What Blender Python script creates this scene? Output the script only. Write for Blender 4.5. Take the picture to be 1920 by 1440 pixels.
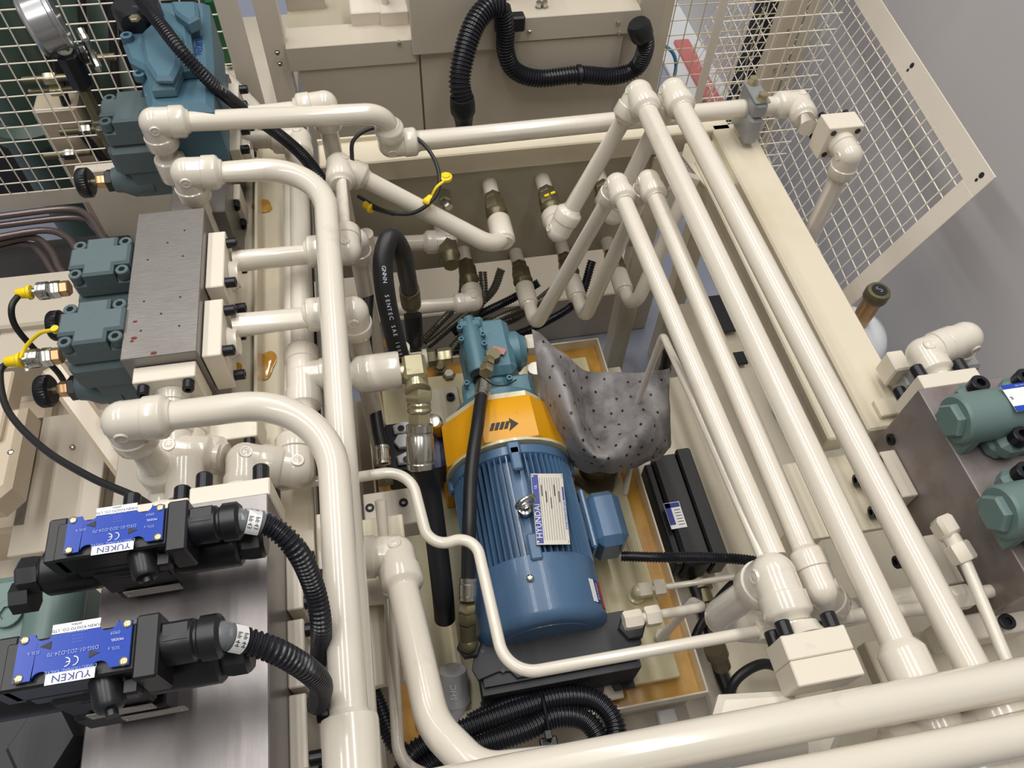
import bpy, bmesh, math, random
from mathutils import Vector, Matrix
random.seed(7)
scn = bpy.context.scene
COL = scn.collection
for o in list(bpy.data.objects): bpy.data.objects.remove(o)
# ---------------------------------------------------------------- camera
F = 1442.0; ZC = 2.0
RX = Vector((0.98273375, -0.18209321, 0.03280905))      # image right in world
DN = Vector((-0.13152572, -0.81222611, -0.56832186))    # image down
FW = Vector((0.13013592, 0.55419384, -0.82215195))      # viewing direction
cd = bpy.data.cameras.new('camera'); cam = bpy.data.objects.new('camera', cd); COL.objects.link(cam)
cd.sensor_width = 36; cd.lens = 36*F/1920; cd.clip_start = .02; cd.clip_end = 60
cam.matrix_world = Matrix(((RX.x,-DN.x,-FW.x,0),(RX.y,-DN.y,-FW.y,0),(RX.z,-DN.z,-FW.z,ZC),(0,0,0,1)))
scn.camera = cam
scn.view_settings.view_transform = 'Standard'; scn.view_settings.look = 'None'
scn.view_settings.gamma = 1; scn.view_settings.use_curve_mapping = False
scn.view_settings.exposure = -0.14
# ---------------------------------------------------------------- light
w = bpy.data.worlds.new('world'); scn.world = w; w.use_nodes = True
w.node_tree.nodes['Background'].inputs[0].default_value = (1,.97,.93,1)
w.node_tree.nodes['Background'].inputs[1].default_value = .215
def area(name, loc, sx, sy, power, col=(1,.98,.94)):
    l = bpy.data.lights.new(name, 'AREA'); l.shape = 'RECTANGLE'; l.size = sx; l.size_y = sy; l.energy = power; l.color = col
    o = bpy.data.objects.new(name, l); COL.objects.link(o); o.location = loc; return o
for x in (-2.5, -.75, .95):
    area('ceiling_light', (x, 1.6, 4.6), .09, 4.6, 43)
    area('ceiling_light', (x+.22, 1.6, 4.6), .09, 4.6, 43)
# ---------------------------------------------------------------- pixel -> world on a chosen plane
def ray(px, py): return RX*((px-960)/F) + DN*((py-720)/F) + FW
C0 = Vector((0,0,ZC))
def W(px, py, z): r = ray(px,py); return C0 + r*((z-ZC)/r.z)
def WX(px, py, x): r = ray(px,py); return C0 + r*(x/r.x)
def WY(px, py, y): r = ray(px,py); return C0 + r*(y/r.y)
def V(p, z): return Vector((p.x, p.y, z))
X_ = Vector((1,0,0)); Y_ = Vector((0,1,0)); Z_ = Vector((0,0,1))
# ---------------------------------------------------------------- materials
def s2l(c): return tuple(((v/255)/12.92 if v/255 <= .04045 else ((v/255+.055)/1.055)**2.4) for v in c)
def mat(name, rgb, rough=.4, metal=0, coat=0, dirt=None, dscale=6, damt=.35, bump=0, bscale=300, var=.06, vscale=3, lo=.55, hi=.75, brushed=False, alpha=1, trans=0):
    m = bpy.data.materials.new(name); m.use_nodes = True; nt = m.node_tree; N = nt.nodes; L = nt.links
    b = N['Principled BSDF']; b.inputs['Roughness'].default_value = rough; b.inputs['Metallic'].default_value = metal
    b.inputs['Coat Weight'].default_value = coat; b.inputs['Coat Roughness'].default_value = .08
    if trans: b.inputs['Transmission Weight'].default_value = trans
    if alpha < 1: b.inputs['Alpha'].default_value = alpha
    c = s2l(rgb); tc = N.new('ShaderNodeTexCoord')
    n1 = N.new('ShaderNodeTexNoise'); n1.inputs['Scale'].default_value = vscale; n1.inputs['Detail'].default_value = 6
    L.new(tc.outputs['Object'], n1.inputs['Vector'])
    if brushed:
        mp = N.new('ShaderNodeMapping'); mp.inputs['Scale'].default_value = brushed; L.new(tc.outputs['Object'], mp.inputs[0]); L.new(mp.outputs[0], n1.inputs['Vector'])
    mx = N.new('ShaderNodeMix'); mx.data_type = 'RGBA'
    mx.inputs['A'].default_value = tuple(min(1,v*(1-var)) for v in c)+(1,); mx.inputs['B'].default_value = tuple(min(1,v*(1+var)) for v in c)+(1,)
    L.new(n1.outputs[0], mx.inputs['Factor']); out = mx.outputs['Result']
    if dirt:
        n2 = N.new('ShaderNodeTexNoise'); n2.inputs['Scale'].default_value = dscale; n2.inputs['Detail'].default_value = 9; n2.inputs['Roughness'].default_value = .65
        L.new(tc.outputs['Object'], n2.inputs['Vector'])
        mr = N.new('ShaderNodeMapRange'); mr.inputs['From Min'].default_value = lo; mr.inputs['From Max'].default_value = hi; mr.inputs['To Max'].default_value = damt
        L.new(n2.outputs[0], mr.inputs['Value'])
        m2 = N.new('ShaderNodeMix'); m2.data_type = 'RGBA'; L.new(mr.outputs[0], m2.inputs['Factor']); L.new(out, m2.inputs['A'])
        m2.inputs['B'].default_value = s2l(dirt)+(1,); out = m2.outputs['Result']
    L.new(out, b.inputs['Base Color'])
    if bump:
        n3 = N.new('ShaderNodeTexNoise'); n3.inputs['Scale'].default_value = bscale; n3.inputs['Detail'].default_value = 4
        L.new(tc.outputs['Object'], n3.inputs['Vector'])
        if brushed: L.new(mp.outputs[0], n3.inputs['Vector'])
        bp = N.new('ShaderNodeBump'); bp.inputs['Strength'].default_value = bump; bp.inputs['Distance'].default_value = .001
        L.new(n3.outputs[0], bp.inputs['Height']); L.new(bp.outputs[0], b.inputs['Normal'])
    return m
CREAM = mat('cream_pipe_paint', (221,213,199), .24, coat=.6, dirt=(150,135,105), dscale=14, damt=.35, lo=.6, hi=.85, bump=.08, bscale=60)
CREAM2 = mat('cream_frame_paint', (218,208,186), .35, coat=.2, dirt=(190,165,120), dscale=5, damt=.35, lo=.5, hi=.8, bump=.08, bscale=90)
CREAM3 = mat('cream_flange_paint', (224,215,199), .38, dirt=(150,135,110), dscale=40, damt=.3, lo=.62, hi=.8)
CAB = mat('beige_cabinet_paint', (200,190,174), .4, var=.03, dirt=(160,148,125), dscale=4, damt=.15)
PANEL = mat('tank_panel_paint', (172,164,144), .45, var=.05)
CAST = mat('tan_casting_paint', (206,190,167), .3, coat=.2, var=.04)
STEEL = mat('scratched_steel', (136,132,129), .36, metal=.6, dirt=(112,102,94), dscale=9, damt=.6, lo=.45, hi=.8, bump=.2, bscale=8, brushed=(6,40,6), var=.10, vscale=4)
STEELD = mat('mottled_steel', (146,138,138), .4, metal=.5, dirt=(118,98,82), dscale=12, damt=.7, lo=.48, hi=.7, bump=.1, bscale=40, var=.2, vscale=8)
STEELB = mat('brushed_steel_block', (142,137,137), .32, metal=.6, dirt=(105,96,94), dscale=7, damt=.6, lo=.45, hi=.75, bump=.15, bscale=6, brushed=(14,3,3), var=.06, vscale=3)
CHROME = mat('zinc_plated', (205,203,196), .22, metal=1, bump=.03)
BRASS = mat('yellow_zinc', (190,182,150), .28, metal=.85, dirt=(110,90,50), dscale=40, damt=.5)
BRONZE = mat('olive_brass', (112,104,80), .38, metal=.55, dirt=(60,50,30), dscale=30, damt=.5)
COPPER = mat('copper_plate', (196,158,118), .3, metal=.8)
TEAL = mat('dark_teal_paint', (88,104,108), .5, bump=.35, bscale=500, var=.06, dirt=(70,75,72), dscale=20, damt=.25)
TEAL2 = mat('blue_teal_paint', (76,110,127), .45, bump=.3, bscale=500, var=.06, dirt=(60,90,100), dscale=20, damt=.25)
TEAL3 = mat('grey_green_paint', (102,124,121), .42, bump=.15, bscale=400, var=.04)
PUMPB = mat('pump_teal_paint', (84,122,136), .4, bump=.3, bscale=300, dirt=(40,70,90), dscale=15, damt=.4)
MOTB = mat('motor_blue_paint', (76,108,142), .36, coat=.2, bump=.3, bscale=220, dirt=(50,70,95), dscale=14, damt=.3)
YEL = mat('yellow_guard_paint', (226,160,12), .35, dirt=(120,85,20), dscale=30, damt=.3, lo=.6, hi=.75)
YELP = mat('yellow_rubber', (245,210,10), .4)
BLACK = mat('black_plastic', (26,26,30), .35, var=.1)
BLKM = mat('black_matte', (30,31,36), .5, var=.15, bump=.1)
BLKS = mat('black_oxide_screw', (34,34,40), .3, metal=.4)
RUB = mat('black_rubber', (28,28,31), .42, var=.1)
CORR = mat('corrugated_black', (30,31,38), .28, var=.1)
SLEEVE = mat('clear_sleeve', (190,195,200), .08, alpha=.28)
WHITE = mat('white_label', (238,238,238), .4, var=.01)
BLUEL = mat('blue_label', (14,62,172), .25, coat=.3, var=.02)
NAVY = mat('navy_label', (34,52,140), .35)
REDL = mat('red_label', (190,40,40), .4)
INK = mat('ink', (30,40,90), .5); INKK = mat('ink_black', (30,28,28), .5)
INKW = mat('ink_white', (225,230,240), .5); INKB = mat('ink_pale_blue', (150,168,215), .5)
PLATE = mat('aluminium_nameplate', (170,165,155), .35, metal=.6)
CLOTH = mat('grey_absorbent_cloth', (146,142,142), .7, dirt=(66,62,64), dscale=15, damt=.6, lo=.44, hi=.62, bump=.5, bscale=200, var=.12, vscale=40)
OIL = mat('amber_oil', (196,140,30), .08, coat=1, alpha=.9, dirt=(235,200,120), dscale=30, damt=.6, lo=.45, hi=.7)
STAIN = mat('oil_stained_tray', (196,150,66), .3, dirt=(150,95,30), dscale=14, damt=.7, var=.25, vscale=8, lo=.4, hi=.7, coat=.3)
TRAYT = mat('cream_tray_plate', (212,204,170), .3, coat=.4, dirt=(190,160,90), dscale=5, damt=.5, lo=.45, hi=.7)
FLOORM = mat('blue_grey_floor', (152,158,176), .22, coat=.3, var=.05, bump=.05, bscale=20)
WALLM = mat('grey_wall_panel', (206,203,205), .45, var=.03, vscale=1.5)
GREEN = mat('green_machine_paint', (72,94,84), .4, var=.08, dirt=(60,75,68), dscale=6)
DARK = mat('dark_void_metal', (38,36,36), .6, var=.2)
BROWNP = mat('brown_steel_tube', (112,100,98), .3, metal=.6, var=.1)
WIRE = mat('white_wire_paint', (236,228,214), .35, var=.02)
WIREY = mat('cream_wire_paint', (214,200,165), .4)
BAR = mat('cream_bar_paint', (222,212,198), .4, var=.02)
ALU = mat('cast_aluminium', (200,200,202), .38, metal=.3, var=.2, vscale=20)
BLUEC = mat('blue_cylinder_paint', (22,84,160), .25, coat=.4)
ZINCG = mat('grey_cast_clamp', (148,150,152), .38, metal=.3, var=.1, vscale=30)
DKRED = mat('dark_red', (150,30,30), .4); TAPER = mat('red_tape', (205,120,120), .35); FILM = mat('white_film', (225,228,232), .2, coat=.5)
GREENH = mat('green_hose', (30,90,50), .4); BLUET = mat('blue_tube', (80,150,185), .25)
# ---------------------------------------------------------------- mesh builder
def perp(a):
    a = a.normalized(); u = Z_ if abs(a.z) < .9 else X_
    u = (u - a*u.dot(a)).normalized(); return u, a.cross(u)
class G:
    def __init__(s): s.v = []; s.f = []
    def add(s, vs, fs):
        n = len(s.v); s.v += [Vector(q) for q in vs]; s.f += [tuple(i+n for i in f) for f in fs]; return s
    def lathe(s, o, ax, prof, n=24, ph=0, up=None):
        ax = ax.normalized()
        if up is None: u, q = perp(ax)
        else: u = (up-ax*up.dot(ax)).normalized(); q = ax.cross(u)
        vs = []; fs = []
        for t, r in prof:
            for k in range(n):
                a = 2*math.pi*(k+ph)/n; vs.append(o+ax*t+(u*math.cos(a)+q*math.sin(a))*r)
        m = len(prof)
        for j in range(m-1):
            for k in range(n): k2 = (k+1) % n; fs.append((j*n+k, j*n+k2, (j+1)*n+k2, (j+1)*n+k))
        fs.append(tuple(range(n))); fs.append(tuple((m-1)*n+k for k in range(n)))
        return s.add(vs, fs)
    def sweep(s, pts, r, n=16, caps=True):
        m = len(pts)
        if not isinstance(r, (list, tuple)): r = [r]*m
        T = []
        for i in range(m):
            a = pts[max(0,i-1)]; b = pts[min(m-1,i+1)]; T.append((b-a).normalized())
        u, q = perp(T[0]); vs = []; fs = []
        for i in range(m):
            t = T[i]; u = (u - t*u.dot(t)).normalized(); q = t.cross(u)
            for k in range(n):
                a = 2*math.pi*k/n; vs.append(pts[i]+(u*math.cos(a)+q*math.sin(a))*r[i])
        for j in range(m-1):
            for k in range(n): k2 = (k+1) % n; fs.append((j*n+k, j*n+k2, (j+1)*n+k2, (j+1)*n+k))
        if caps: fs.append(tuple(range(n))); fs.append(tuple((m-1)*n+k for k in range(n)))
        return s.add(vs, fs)
    def box(s, c, sx, sy, sz, b=0, ax=X_, ay=Y_, az=Z_):
        hx, hy, hz = sx/2, sy/2, sz/2; b = min(b, hx*.95, hy*.95, hz*.95)
        if b <= 0:
            vs = [c+ax*i*hx+ay*j*hy+az*k*hz for i in (-1,1) for j in (-1,1) for k in (-1,1)]
            return s.add(vs, [(0,1,3,2),(4,5,7,6),(0,1,5,4),(2,3,7,6),(0,2,6,4),(1,3,7,5)])
        vs = []; ix = {}
        for i in (-1,1):
            for j in (-1,1):
                for k in (-1,1):
                    for d in range(3):
                        p = [i*(hx-(d!=0)*b), j*(hy-(d!=1)*b), k*(hz-(d!=2)*b)]
                        ix[(i,j,k,d)] = len(vs); vs.append(c+ax*p[0]+ay*p[1]+az*p[2])
        fs = []; q = [(-1,-1),(1,-1),(1,1),(-1,1)]
        for g in (-1,1):
            fs.append(tuple(ix[(g,a,e,0)] for a,e in q)); fs.append(tuple(ix[(a,g,e,1)] for a,e in q)); fs.append(tuple(ix[(a,e,g,2)] for a,e in q))
        for i in (-1,1):
            for j in (-1,1):
                fs.append((ix[(i,j,-1,0)],ix[(i,j,1,0)],ix[(i,j,1,1)],ix[(i,j,-1,1)]))
                fs.append((ix[(i,-1,j,0)],ix[(i,1,j,0)],ix[(i,1,j,2)],ix[(i,-1,j,2)]))
                fs.append((ix[(-1,i,j,1)],ix[(1,i,j,1)],ix[(1,i,j,2)],ix[(-1,i,j,2)]))
                for k in (-1,1): fs.append((ix[(i,j,k,0)],ix[(i,j,k,1)],ix[(i,j,k,2)]))
        return s.add(vs, fs)
    def prism(s, poly, o, u, v, h, b=0):
        """poly: 2-D outline; extruded from o along w = u x v by h, edges chamfered by b"""
        u = u.normalized(); v = v.normalized(); wv = u.cross(v); n = len(poly); P2 = [Vector(p) for p in poly]
        area_ = sum(P2[i].x*P2[(i+1)%n].y-P2[(i+1)%n].x*P2[i].y for i in range(n)); sg = 1 if area_ > 0 else -1
        ins = []
        for i in range(n):
            a = (P2[i]-P2[i-1]).normalized(); c = (P2[(i+1)%n]-P2[i]).normalized()
            na = Vector((-a.y,a.x))*sg; nc = Vector((-c.y,c.x))*sg; q = na+nc; L = q.length
            q = q/L if L > 1e-6 else na; ins.append(P2[i]+q*(b/max(.5, q.dot(na))))
        rings = [(0,P2),(h,P2)] if b <= 0 else [(0,ins),(b,P2),(h-b,P2),(h,ins)]
        vs = []; fs = []
        for t, R in rings: vs += [o+u*p.x+v*p.y+wv*t for p in R]
        m = len(rings)
        for j in range(m-1):
            for k in range(n): k2 = (k+1) % n; fs.append((j*n+k,j*n+k2,(j+1)*n+k2,(j+1)*n+k))
        fs.append(tuple(range(n))); fs.append(tuple((m-1)*n+k for k in range(n)))
        return s.add(vs, fs)
    def ball(s, c, r, n=18, ax=Z_):
        return s.lathe(c, ax, [(-r*math.cos(math.pi*i/n), max(1e-5, r*math.sin(math.pi*i/n))) for i in range(n+1)], n*2-8)
    def quad(s, pts): return s.add(pts, [tuple(range(len(pts)))])
    def mesh(s, name, m, org=Vector((0,0,0)), ang=35):
        me = bpy.data.meshes.new(name); me.from_pydata([tuple(p-org) for p in s.v], [], s.f)
        bm = bmesh.new(); bm.from_mesh(me); bmesh.ops.recalc_face_normals(bm, faces=bm.faces); bm.to_mesh(me); bm.free()
        me.polygons.foreach_set('use_smooth', [True]*len(me.polygons)); me.set_sharp_from_angle(angle=math.radians(ang))
        if m: me.materials.append(m)
        return me
def obj(name, g, m, parent=None, label=None, ang=35):
    """one mesh object; world-space geometry, origin at its parent's origin (or at the centre of its base)"""
    chain = Vector((0,0,0)); p = parent
    while p is not None: chain += p.location; p = p.parent
    if parent is None:
        xs = [q.x for q in g.v]; ys = [q.y for q in g.v]; zs = [q.z for q in g.v]
        org = Vector(((min(xs)+max(xs))/2, (min(ys)+max(ys))/2, min(zs)))
    else: org = chain
    o = bpy.data.objects.new(name, g.mesh(name, m, org, ang)); COL.objects.link(o)
    if parent is None: o.location = org
    else: o.parent = parent
    if label: o['label'] = label
    return o
def tag(o, label, cat, group=None):
    o['label'] = label; o['category'] = cat
    if group: o['group'] = group
    return o
def thing(name, label, cat, loc, group=None):
    o = bpy.data.objects.new(name, None); COL.objects.link(o); o.location = loc; o.empty_display_size = .02
    return tag(o, label, cat, group)
def single(name, g, m, label, cat, group=None): return tag(obj(name, g, m), label, cat, group)
def struct(name, g, m):
    o = obj(name, g, m); o['kind'] = 'structure'; return o
def wloc(o):
    c = Vector((0,0,0))
    while o is not None: c += o.location; o = o.parent
    return c
# shared screw meshes (unit radius, head height 1 along +Z)
def hexring(r, t, n=18):
    return [Vector((math.cos(math.pi*2*k/n)*r, math.sin(math.pi*2*k/n)*r, t)) for k in range(n)]
def make_cap_screw(m):
    g = G(); n = 18; vs = hexring(1,0)+hexring(1,.92)+hexring(.9,1)
    def hx(t):
        out = []
        for k in range(n):
            a = 2*math.pi*k/n; s = a % (math.pi/3) - math.pi/6; r = .46/math.cos(s); out.append(Vector((math.cos(a)*r, math.sin(a)*r, t)))
        return out
    vs += hx(1)+hx(.45)
    fs = [(j*n+k, j*n+(k+1)%n, (j+1)*n+(k+1)%n, (j+1)*n+k) for j in range(4) for k in range(n)]
    fs += [tuple(range(n)), tuple(4*n+k for k in range(n))]
    g.add(vs, fs); return g.mesh('cap_screw', m)
def make_hex_bolt(m):
    g = G(); g.lathe(Vector((0,0,0)), Z_, [(0,1.15),(.15,1.15)], 20); g.lathe(Vector((0,0,.15)), Z_, [(0,.95),(.6,.95),(.72,.82)], 6); return g.mesh('hex_bolt', m)
def make_round_screw(m):
    g = G(); g.lathe(Vector((0,0,0)), Z_, [(0,1),(.25,.98),(.45,.75),(.52,.3)], 16)
    for a in (0, math.pi/2):
        d = Vector((math.cos(a),math.sin(a),0)); g.box(Vector((0,0,.5)), 1.1, .2, .12, 0, d, Z_.cross(d), Z_)
    return g.mesh('cross_screw', m)
SC = {}
def screw(kind, parent, pos, axis, r, h, m, name=None):
    key = (kind, m.name)
    if key not in SC: SC[key] = {'cap': make_cap_screw, 'hex': make_hex_bolt, 'round': make_round_screw}[kind](m)
    o = bpy.data.objects.new(name or {'cap':'cap_screw','hex':'hex_bolt','round':'cross_screw'}[kind], SC[key]); COL.objects.link(o)
    o.parent = parent; o.location = pos - wloc(parent); o.rotation_euler = axis.to_track_quat('Z','Y').to_euler(); o.scale = (r, r, h)
    return o
_tm = {}
def text(name, s, size, org, u, v, m, parent, depth=.0004, align='CENTER', sx=1):
    cu = bpy.data.curves.new(name, 'FONT'); cu.body = s; cu.size = 1; cu.align_x = align; cu.align_y = 'CENTER'; cu.resolution_u = 2
    to = bpy.data.objects.new(name, cu); COL.objects.link(to)
    dg = bpy.context.evaluated_depsgraph_get(); me = bpy.data.meshes.new_from_object(to.evaluated_get(dg))
    bpy.data.objects.remove(to); g = G(); wv = u.cross(v).normalized()
    vs = [org+u*(q.co.x*size*sx)+v*(q.co.y*size)+wv*depth for q in me.vertices]
    bm = bmesh.new(); nv = [bm.verts.new(q-wloc(parent)) for q in vs]
    for p in me.polygons:
        try: bm.faces.new([nv[i] for i in p.vertices])
        except Exception: pass
    m2 = bpy.data.meshes.new(name); bm.to_mesh(m2); bm.free(); m2.materials.append(m); bpy.data.meshes.remove(me)
    o = bpy.data.objects.new(name, m2); COL.objects.link(o); o.parent = parent; return o
# ---------------------------------------------------------------- pipes
def fillet(pts, rad, seg=10):
    out = [pts[0]]
    for i in range(1, len(pts)-1):
        r = rad[i] if isinstance(rad, (list, tuple)) else rad
        a = (pts[i-1]-pts[i]); b = (pts[i+1]-pts[i]); la, lb = a.length, b.length; a.normalize(); b.normalize()
        th = a.angle(b)
        if not r or th > 3.1: out.append(pts[i]); continue
        d = min(r/math.tan(th/2), la*.49 if i > 1 else la*.95, lb*.49 if i < len(pts)-2 else lb*.95); r = d*math.tan(th/2)
        c = pts[i]+(a+b).normalized()*(r/math.sin(th/2)); s = pts[i]+a*d-c; e = pts[i]+b*d-c; om = s.angle(e)
        for k in range(seg+1):
            t = k/seg; out.append(c+(s*math.sin((1-t)*om)+e*math.sin(t*om))/math.sin(om))
    out.append(pts[-1]); return out
def smooth(pts, seg=10):
    out = []; P = [pts[0]*2-pts[1]]+pts+[pts[-1]*2-pts[-2]]
    for i in range(1, len(P)-2):
        for k in range(seg):
            t = k/seg; out.append(.5*((2*P[i])+(P[i+1]-P[i-1])*t+(2*P[i-1]-5*P[i]+4*P[i+1]-P[i+2])*t*t+(3*P[i]-P[i-1]-3*P[i+1]+P[i+2])*t**3))
    out.append(pts[-1]); return out
def resample(pts, step):
    out = [pts[0]]; acc = 0
    for i in range(len(pts)-1):
        a, b = pts[i], pts[i+1]; L = (b-a).length
        if L < 1e-9: continue
        t = step-acc
        while t <= L: out.append(a+(b-a)*(t/L)); t += step
        acc = L-(t-step)
    return out
def sock(g, c, d, r, L=None, k=1.38):
    d = d.normalized(); L = L or r*2.6; R = r*k
    g.lathe(c, d, [(0,R*.97),(L*.5,R*.97),(L*.53,R*1.05),(L*.93,R*1.06),(L,R*.99),(L+r*.12,r*1.15),(L+r*.38,r*1.01)], 26)
def fitting(name, c, dirs, r, parent, L=None, k=1.38, m=None):
    g = G(); g.ball(c, r*k*.985, 14)
    for d in dirs: sock(g, c, d, r, L, k)
    if len(dirs) == 2 and 'elbow' in name:      # forged badge pad on the heel
        h = -(dirs[0].normalized()+dirs[1].normalized())
        up = dirs[0].cross(dirs[1]).normalized(); up = up if up.dot(C0-c) > 0 else -up
        g.lathe(c+up*r*k*.9, up, [(0,r*.52),(r*k*.105,r*.44),(r*k*.105,r*.34),(r*k*.085,r*.30),(r*k*.085,r*.16),(r*k*.10,r*.12),(r*k*.10,.001)], 16)
    return obj(name, g, m or CREAM, parent)
def coupling(c, d, r, parent, L=None, k=1.42, name='coupling', m=None):
    L = L or r*2.4; d = d.normalized(); g = G(); R = r*k; o = c-d*L/2
    g.lathe(o, d, [(-r*.35,r*1.01),(-r*.1,r*1.15),(0,R*.97),(L*.07,R),(L*.93,R),(L,R*.97),(L+r*.1,r*1.15),(L+r*.35,r*1.01)], 26)
    return obj(name, g, m or CREAM, parent)
def run(name, label, pts, r, rad=0, m=None, cat='pipe', el=(), parent=None, n=22, L=None, k=1.38, seg=10, group=None, els={}):
    """a pipe run: tube along pts, welded elbows (children) at the vertices listed in el"""
    m = m or CREAM
    root = parent or thing(name, label, cat, min(pts, key=lambda q: q.z), group)
    R = rad if isinstance(rad, (list, tuple)) else [rad]*len(pts); R = [0 if i in el else R[i] for i in range(len(pts))]
    g = G(); g.sweep(fillet(pts, R, seg), r, n); obj('tube', g, m, root)
    for i in el:
        ds = []
        if i > 0: ds.append(pts[i-1]-pts[i])
        if i < len(pts)-1: ds.append(pts[i+1]-pts[i])
        ds += els.get(i, [])
        fitting('elbow', pts[i], ds, r, root, L, k, m)
    return root
def corr(name, label, pts, r, cat='conduit', parent=None, period=.0058, m=None, n=16, group=None, depth=.84, part='conduit', sm=True):
    p = resample(smooth(pts, 14) if sm else pts, period/4); rr = [(r, r, r*depth, r*depth)[i % 4] for i in range(len(p))]
    g = G(); g.sweep(p, rr, n)
    if parent: return obj(part, g, m or CORR, parent)
    return single(name, g, m or CORR, label, cat, group)
def hexnut(g, o, d, t, r, n=6):
    g.lathe(o, d, [(0,r*.9),(t*.12,r),(t*.88,r),(t,r*.9)], n)
def nutpart(name, o, d, t, r, m, parent, n=6):
    g = G(); hexnut(g, o, d.normalized(), t, r, n); return obj(name, g, m, parent)
def crimp(o, d, L, r, parent, m=None):
    g = G(); d = d.normalized(); pr = [(0,r*.8),(L*.04,r),(L*.18,r),(L*.2,r*.95),(L*.27,r*.95),(L*.3,r*1.02),(L*.78,r*1.02),(L*.8,r*.96),(L*.84,r*.96),(L*.86,r*1.02),(L*.97,r),(L,r*.85)]
    g.lathe(o, d, pr, 20); return obj('crimp_sleeve', g, m or CHROME, parent)
def flange(label, c, axis, up, size, th, r, name='pipe_flange', screws=True, layers=1, stub=None, m=None, sr=.0075, sh=.014, hh=None, back=False, parent=None, cat='flange', holes=()):
    """square split flange; axis points from the block to the pipe, four cap screws on the pipe side"""
    axis = axis.normalized(); u = (up-axis*up.dot(axis)).normalized(); q = axis.cross(u); hh = hh or size
    root = parent or thing(name, label, cat, c); fpo = None
    for i in range(layers):
        g = G(); g.box(c+axis*(th/layers*(i+.5)), size, hh, th/layers-.0006, .0015, q, u, axis); fpo = obj('flange_plate', g, m or CREAM3, root)
    k = size*.36; kh = hh*.36
    if screws:
        for a in (-1,1):
            for b in (-1,1):
                if (a,b) in holes: continue
                screw('cap', fpo, c+axis*th+q*a*k+u*b*kh, axis, sr, sh, BLKS)
    if r:
        g = G(); g.lathe(c+axis*th, axis, [(0,r*1.35),(r*.35,r*1.12),(r*.7,r*1.02)], 22); obj('weld_collar', g, CREAM, root)
    return root
# ================================================================ setting
g = G(); g.box(Vector((.3,2.0,-.03)), 7.6, 7.2, .06); struct('floor', g, FLOORM)
g = G(); g.box(Vector((1.56,1.2,1.0)), .10, 5.2, 3.2); struct('wall_right', g, WALLM)
# ================================================================ frame of the power unit
fr = thing('pipe_rack', 'cream painted box-section steel frame carrying the pipes around the pump', 'frame', Vector((.35,.6,0)))
g = G(); g.box(Vector((.335,1.40,.8725)), .93, .08, .055, .003); g.box(Vector((.335,1.437,.905)), .93, .006, .012, .001); obj('rear_beam', g, CREAM2, fr)
g = G(); g.box(Vector((.803,.965,.852)), .092, .83, .096, .004); obj('side_beam', g, CREAM2, fr)
g = G(); g.box(Vector((.655,1.385,.42)), .055, .055, .84, .003); obj('frame_leg', g, CREAM2, fr)
g = G(); g.box(Vector((.806,1.385,.415)), .05, .05, .83, .003); obj('frame_leg', g, CREAM2, fr)
g = G(); g.box(Vector((.806,.55,.41)), .05, .05, .82, .003); obj('frame_leg', g, CREAM2, fr)
g = G(); g.box(Vector((.81,.585,.905)), .05, .035, .012, .002); obj('clamp_pad', g, CREAM2, fr)
g = G(); g.box(Vector((.83,1.345,.905)), .05, .04, .012, .002); obj('clamp_pad', g, CREAM2, fr)
g = G(); ib0, ib1 = W(1310,300,.885), W(1585,820,.885); g.box((ib0+ib1)/2-Z_*.022, .040, (ib0-ib1).length, .045, .003); obj('inner_beam', g, CREAM2, fr)
g = G(); g.prism([(0,0),(.07,0),(.07,.15),(.0,.15),(-.02,.11)], Vector((.69,1.20,.872)), X_, Y_, .008, .001); obj('gusset_plate', g, CREAM2, fr)
g = G(); g.box(Vector((.69,.47,.835)), .20, .14, .012, .001); obj('mounting_plate', g, CREAM2, fr)
g = G(); g.box(Vector((.50,.075,.70)), 1.2, .05, .10, .003); obj('front_beam', g, CREAM2, fr)
# tank with the row of ports below the rear beam
g = G(); g.box(Vector((.18,1.405,.69)), 1.0, .07, .305, .004); tk = obj('hydraulic_tank', g, PANEL)
tag(tk, 'greige tank panel with two rows of pipe ports under the rear beam', 'tank')
g = G(); g.box(Vector((.05,1.72,.10)), 1.5, .44, .20, .004); tag(obj('base_plinth', g, CAB), 'low pale plinth on the floor behind the conduits', 'plinth')
# reservoir / base under the pump tray
g = G(); g.box(Vector((.06,.60,.18)), .98, 1.04, .30, .004); g.box(Vector((.06,.6,.335)), 1.0, 1.06, .01, .002)
tag(obj('base_box', g, CAB), 'pale steel base box under the pump drip tray', 'base')
g = G(); g.box(Vector((.86,.56,.18)), .56, .98, .34, .004); g.box(Vector((.86,.56,.355)), .575, 1.0, .01, .002); g.box(Vector((.95,1.18,.18)), .40, .26, .34, .004)
tag(obj('side_tank', g, CREAM2), 'cream covered side tank under the four long pipes', 'tank')
g = G(); g.box(Vector((-.42,.55,.42)), .40, 1.0, .30, .004); tag(obj('side_cabinet', g, CAB), 'beige lower cabinet under the left valve blocks', 'cabinet')
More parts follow.
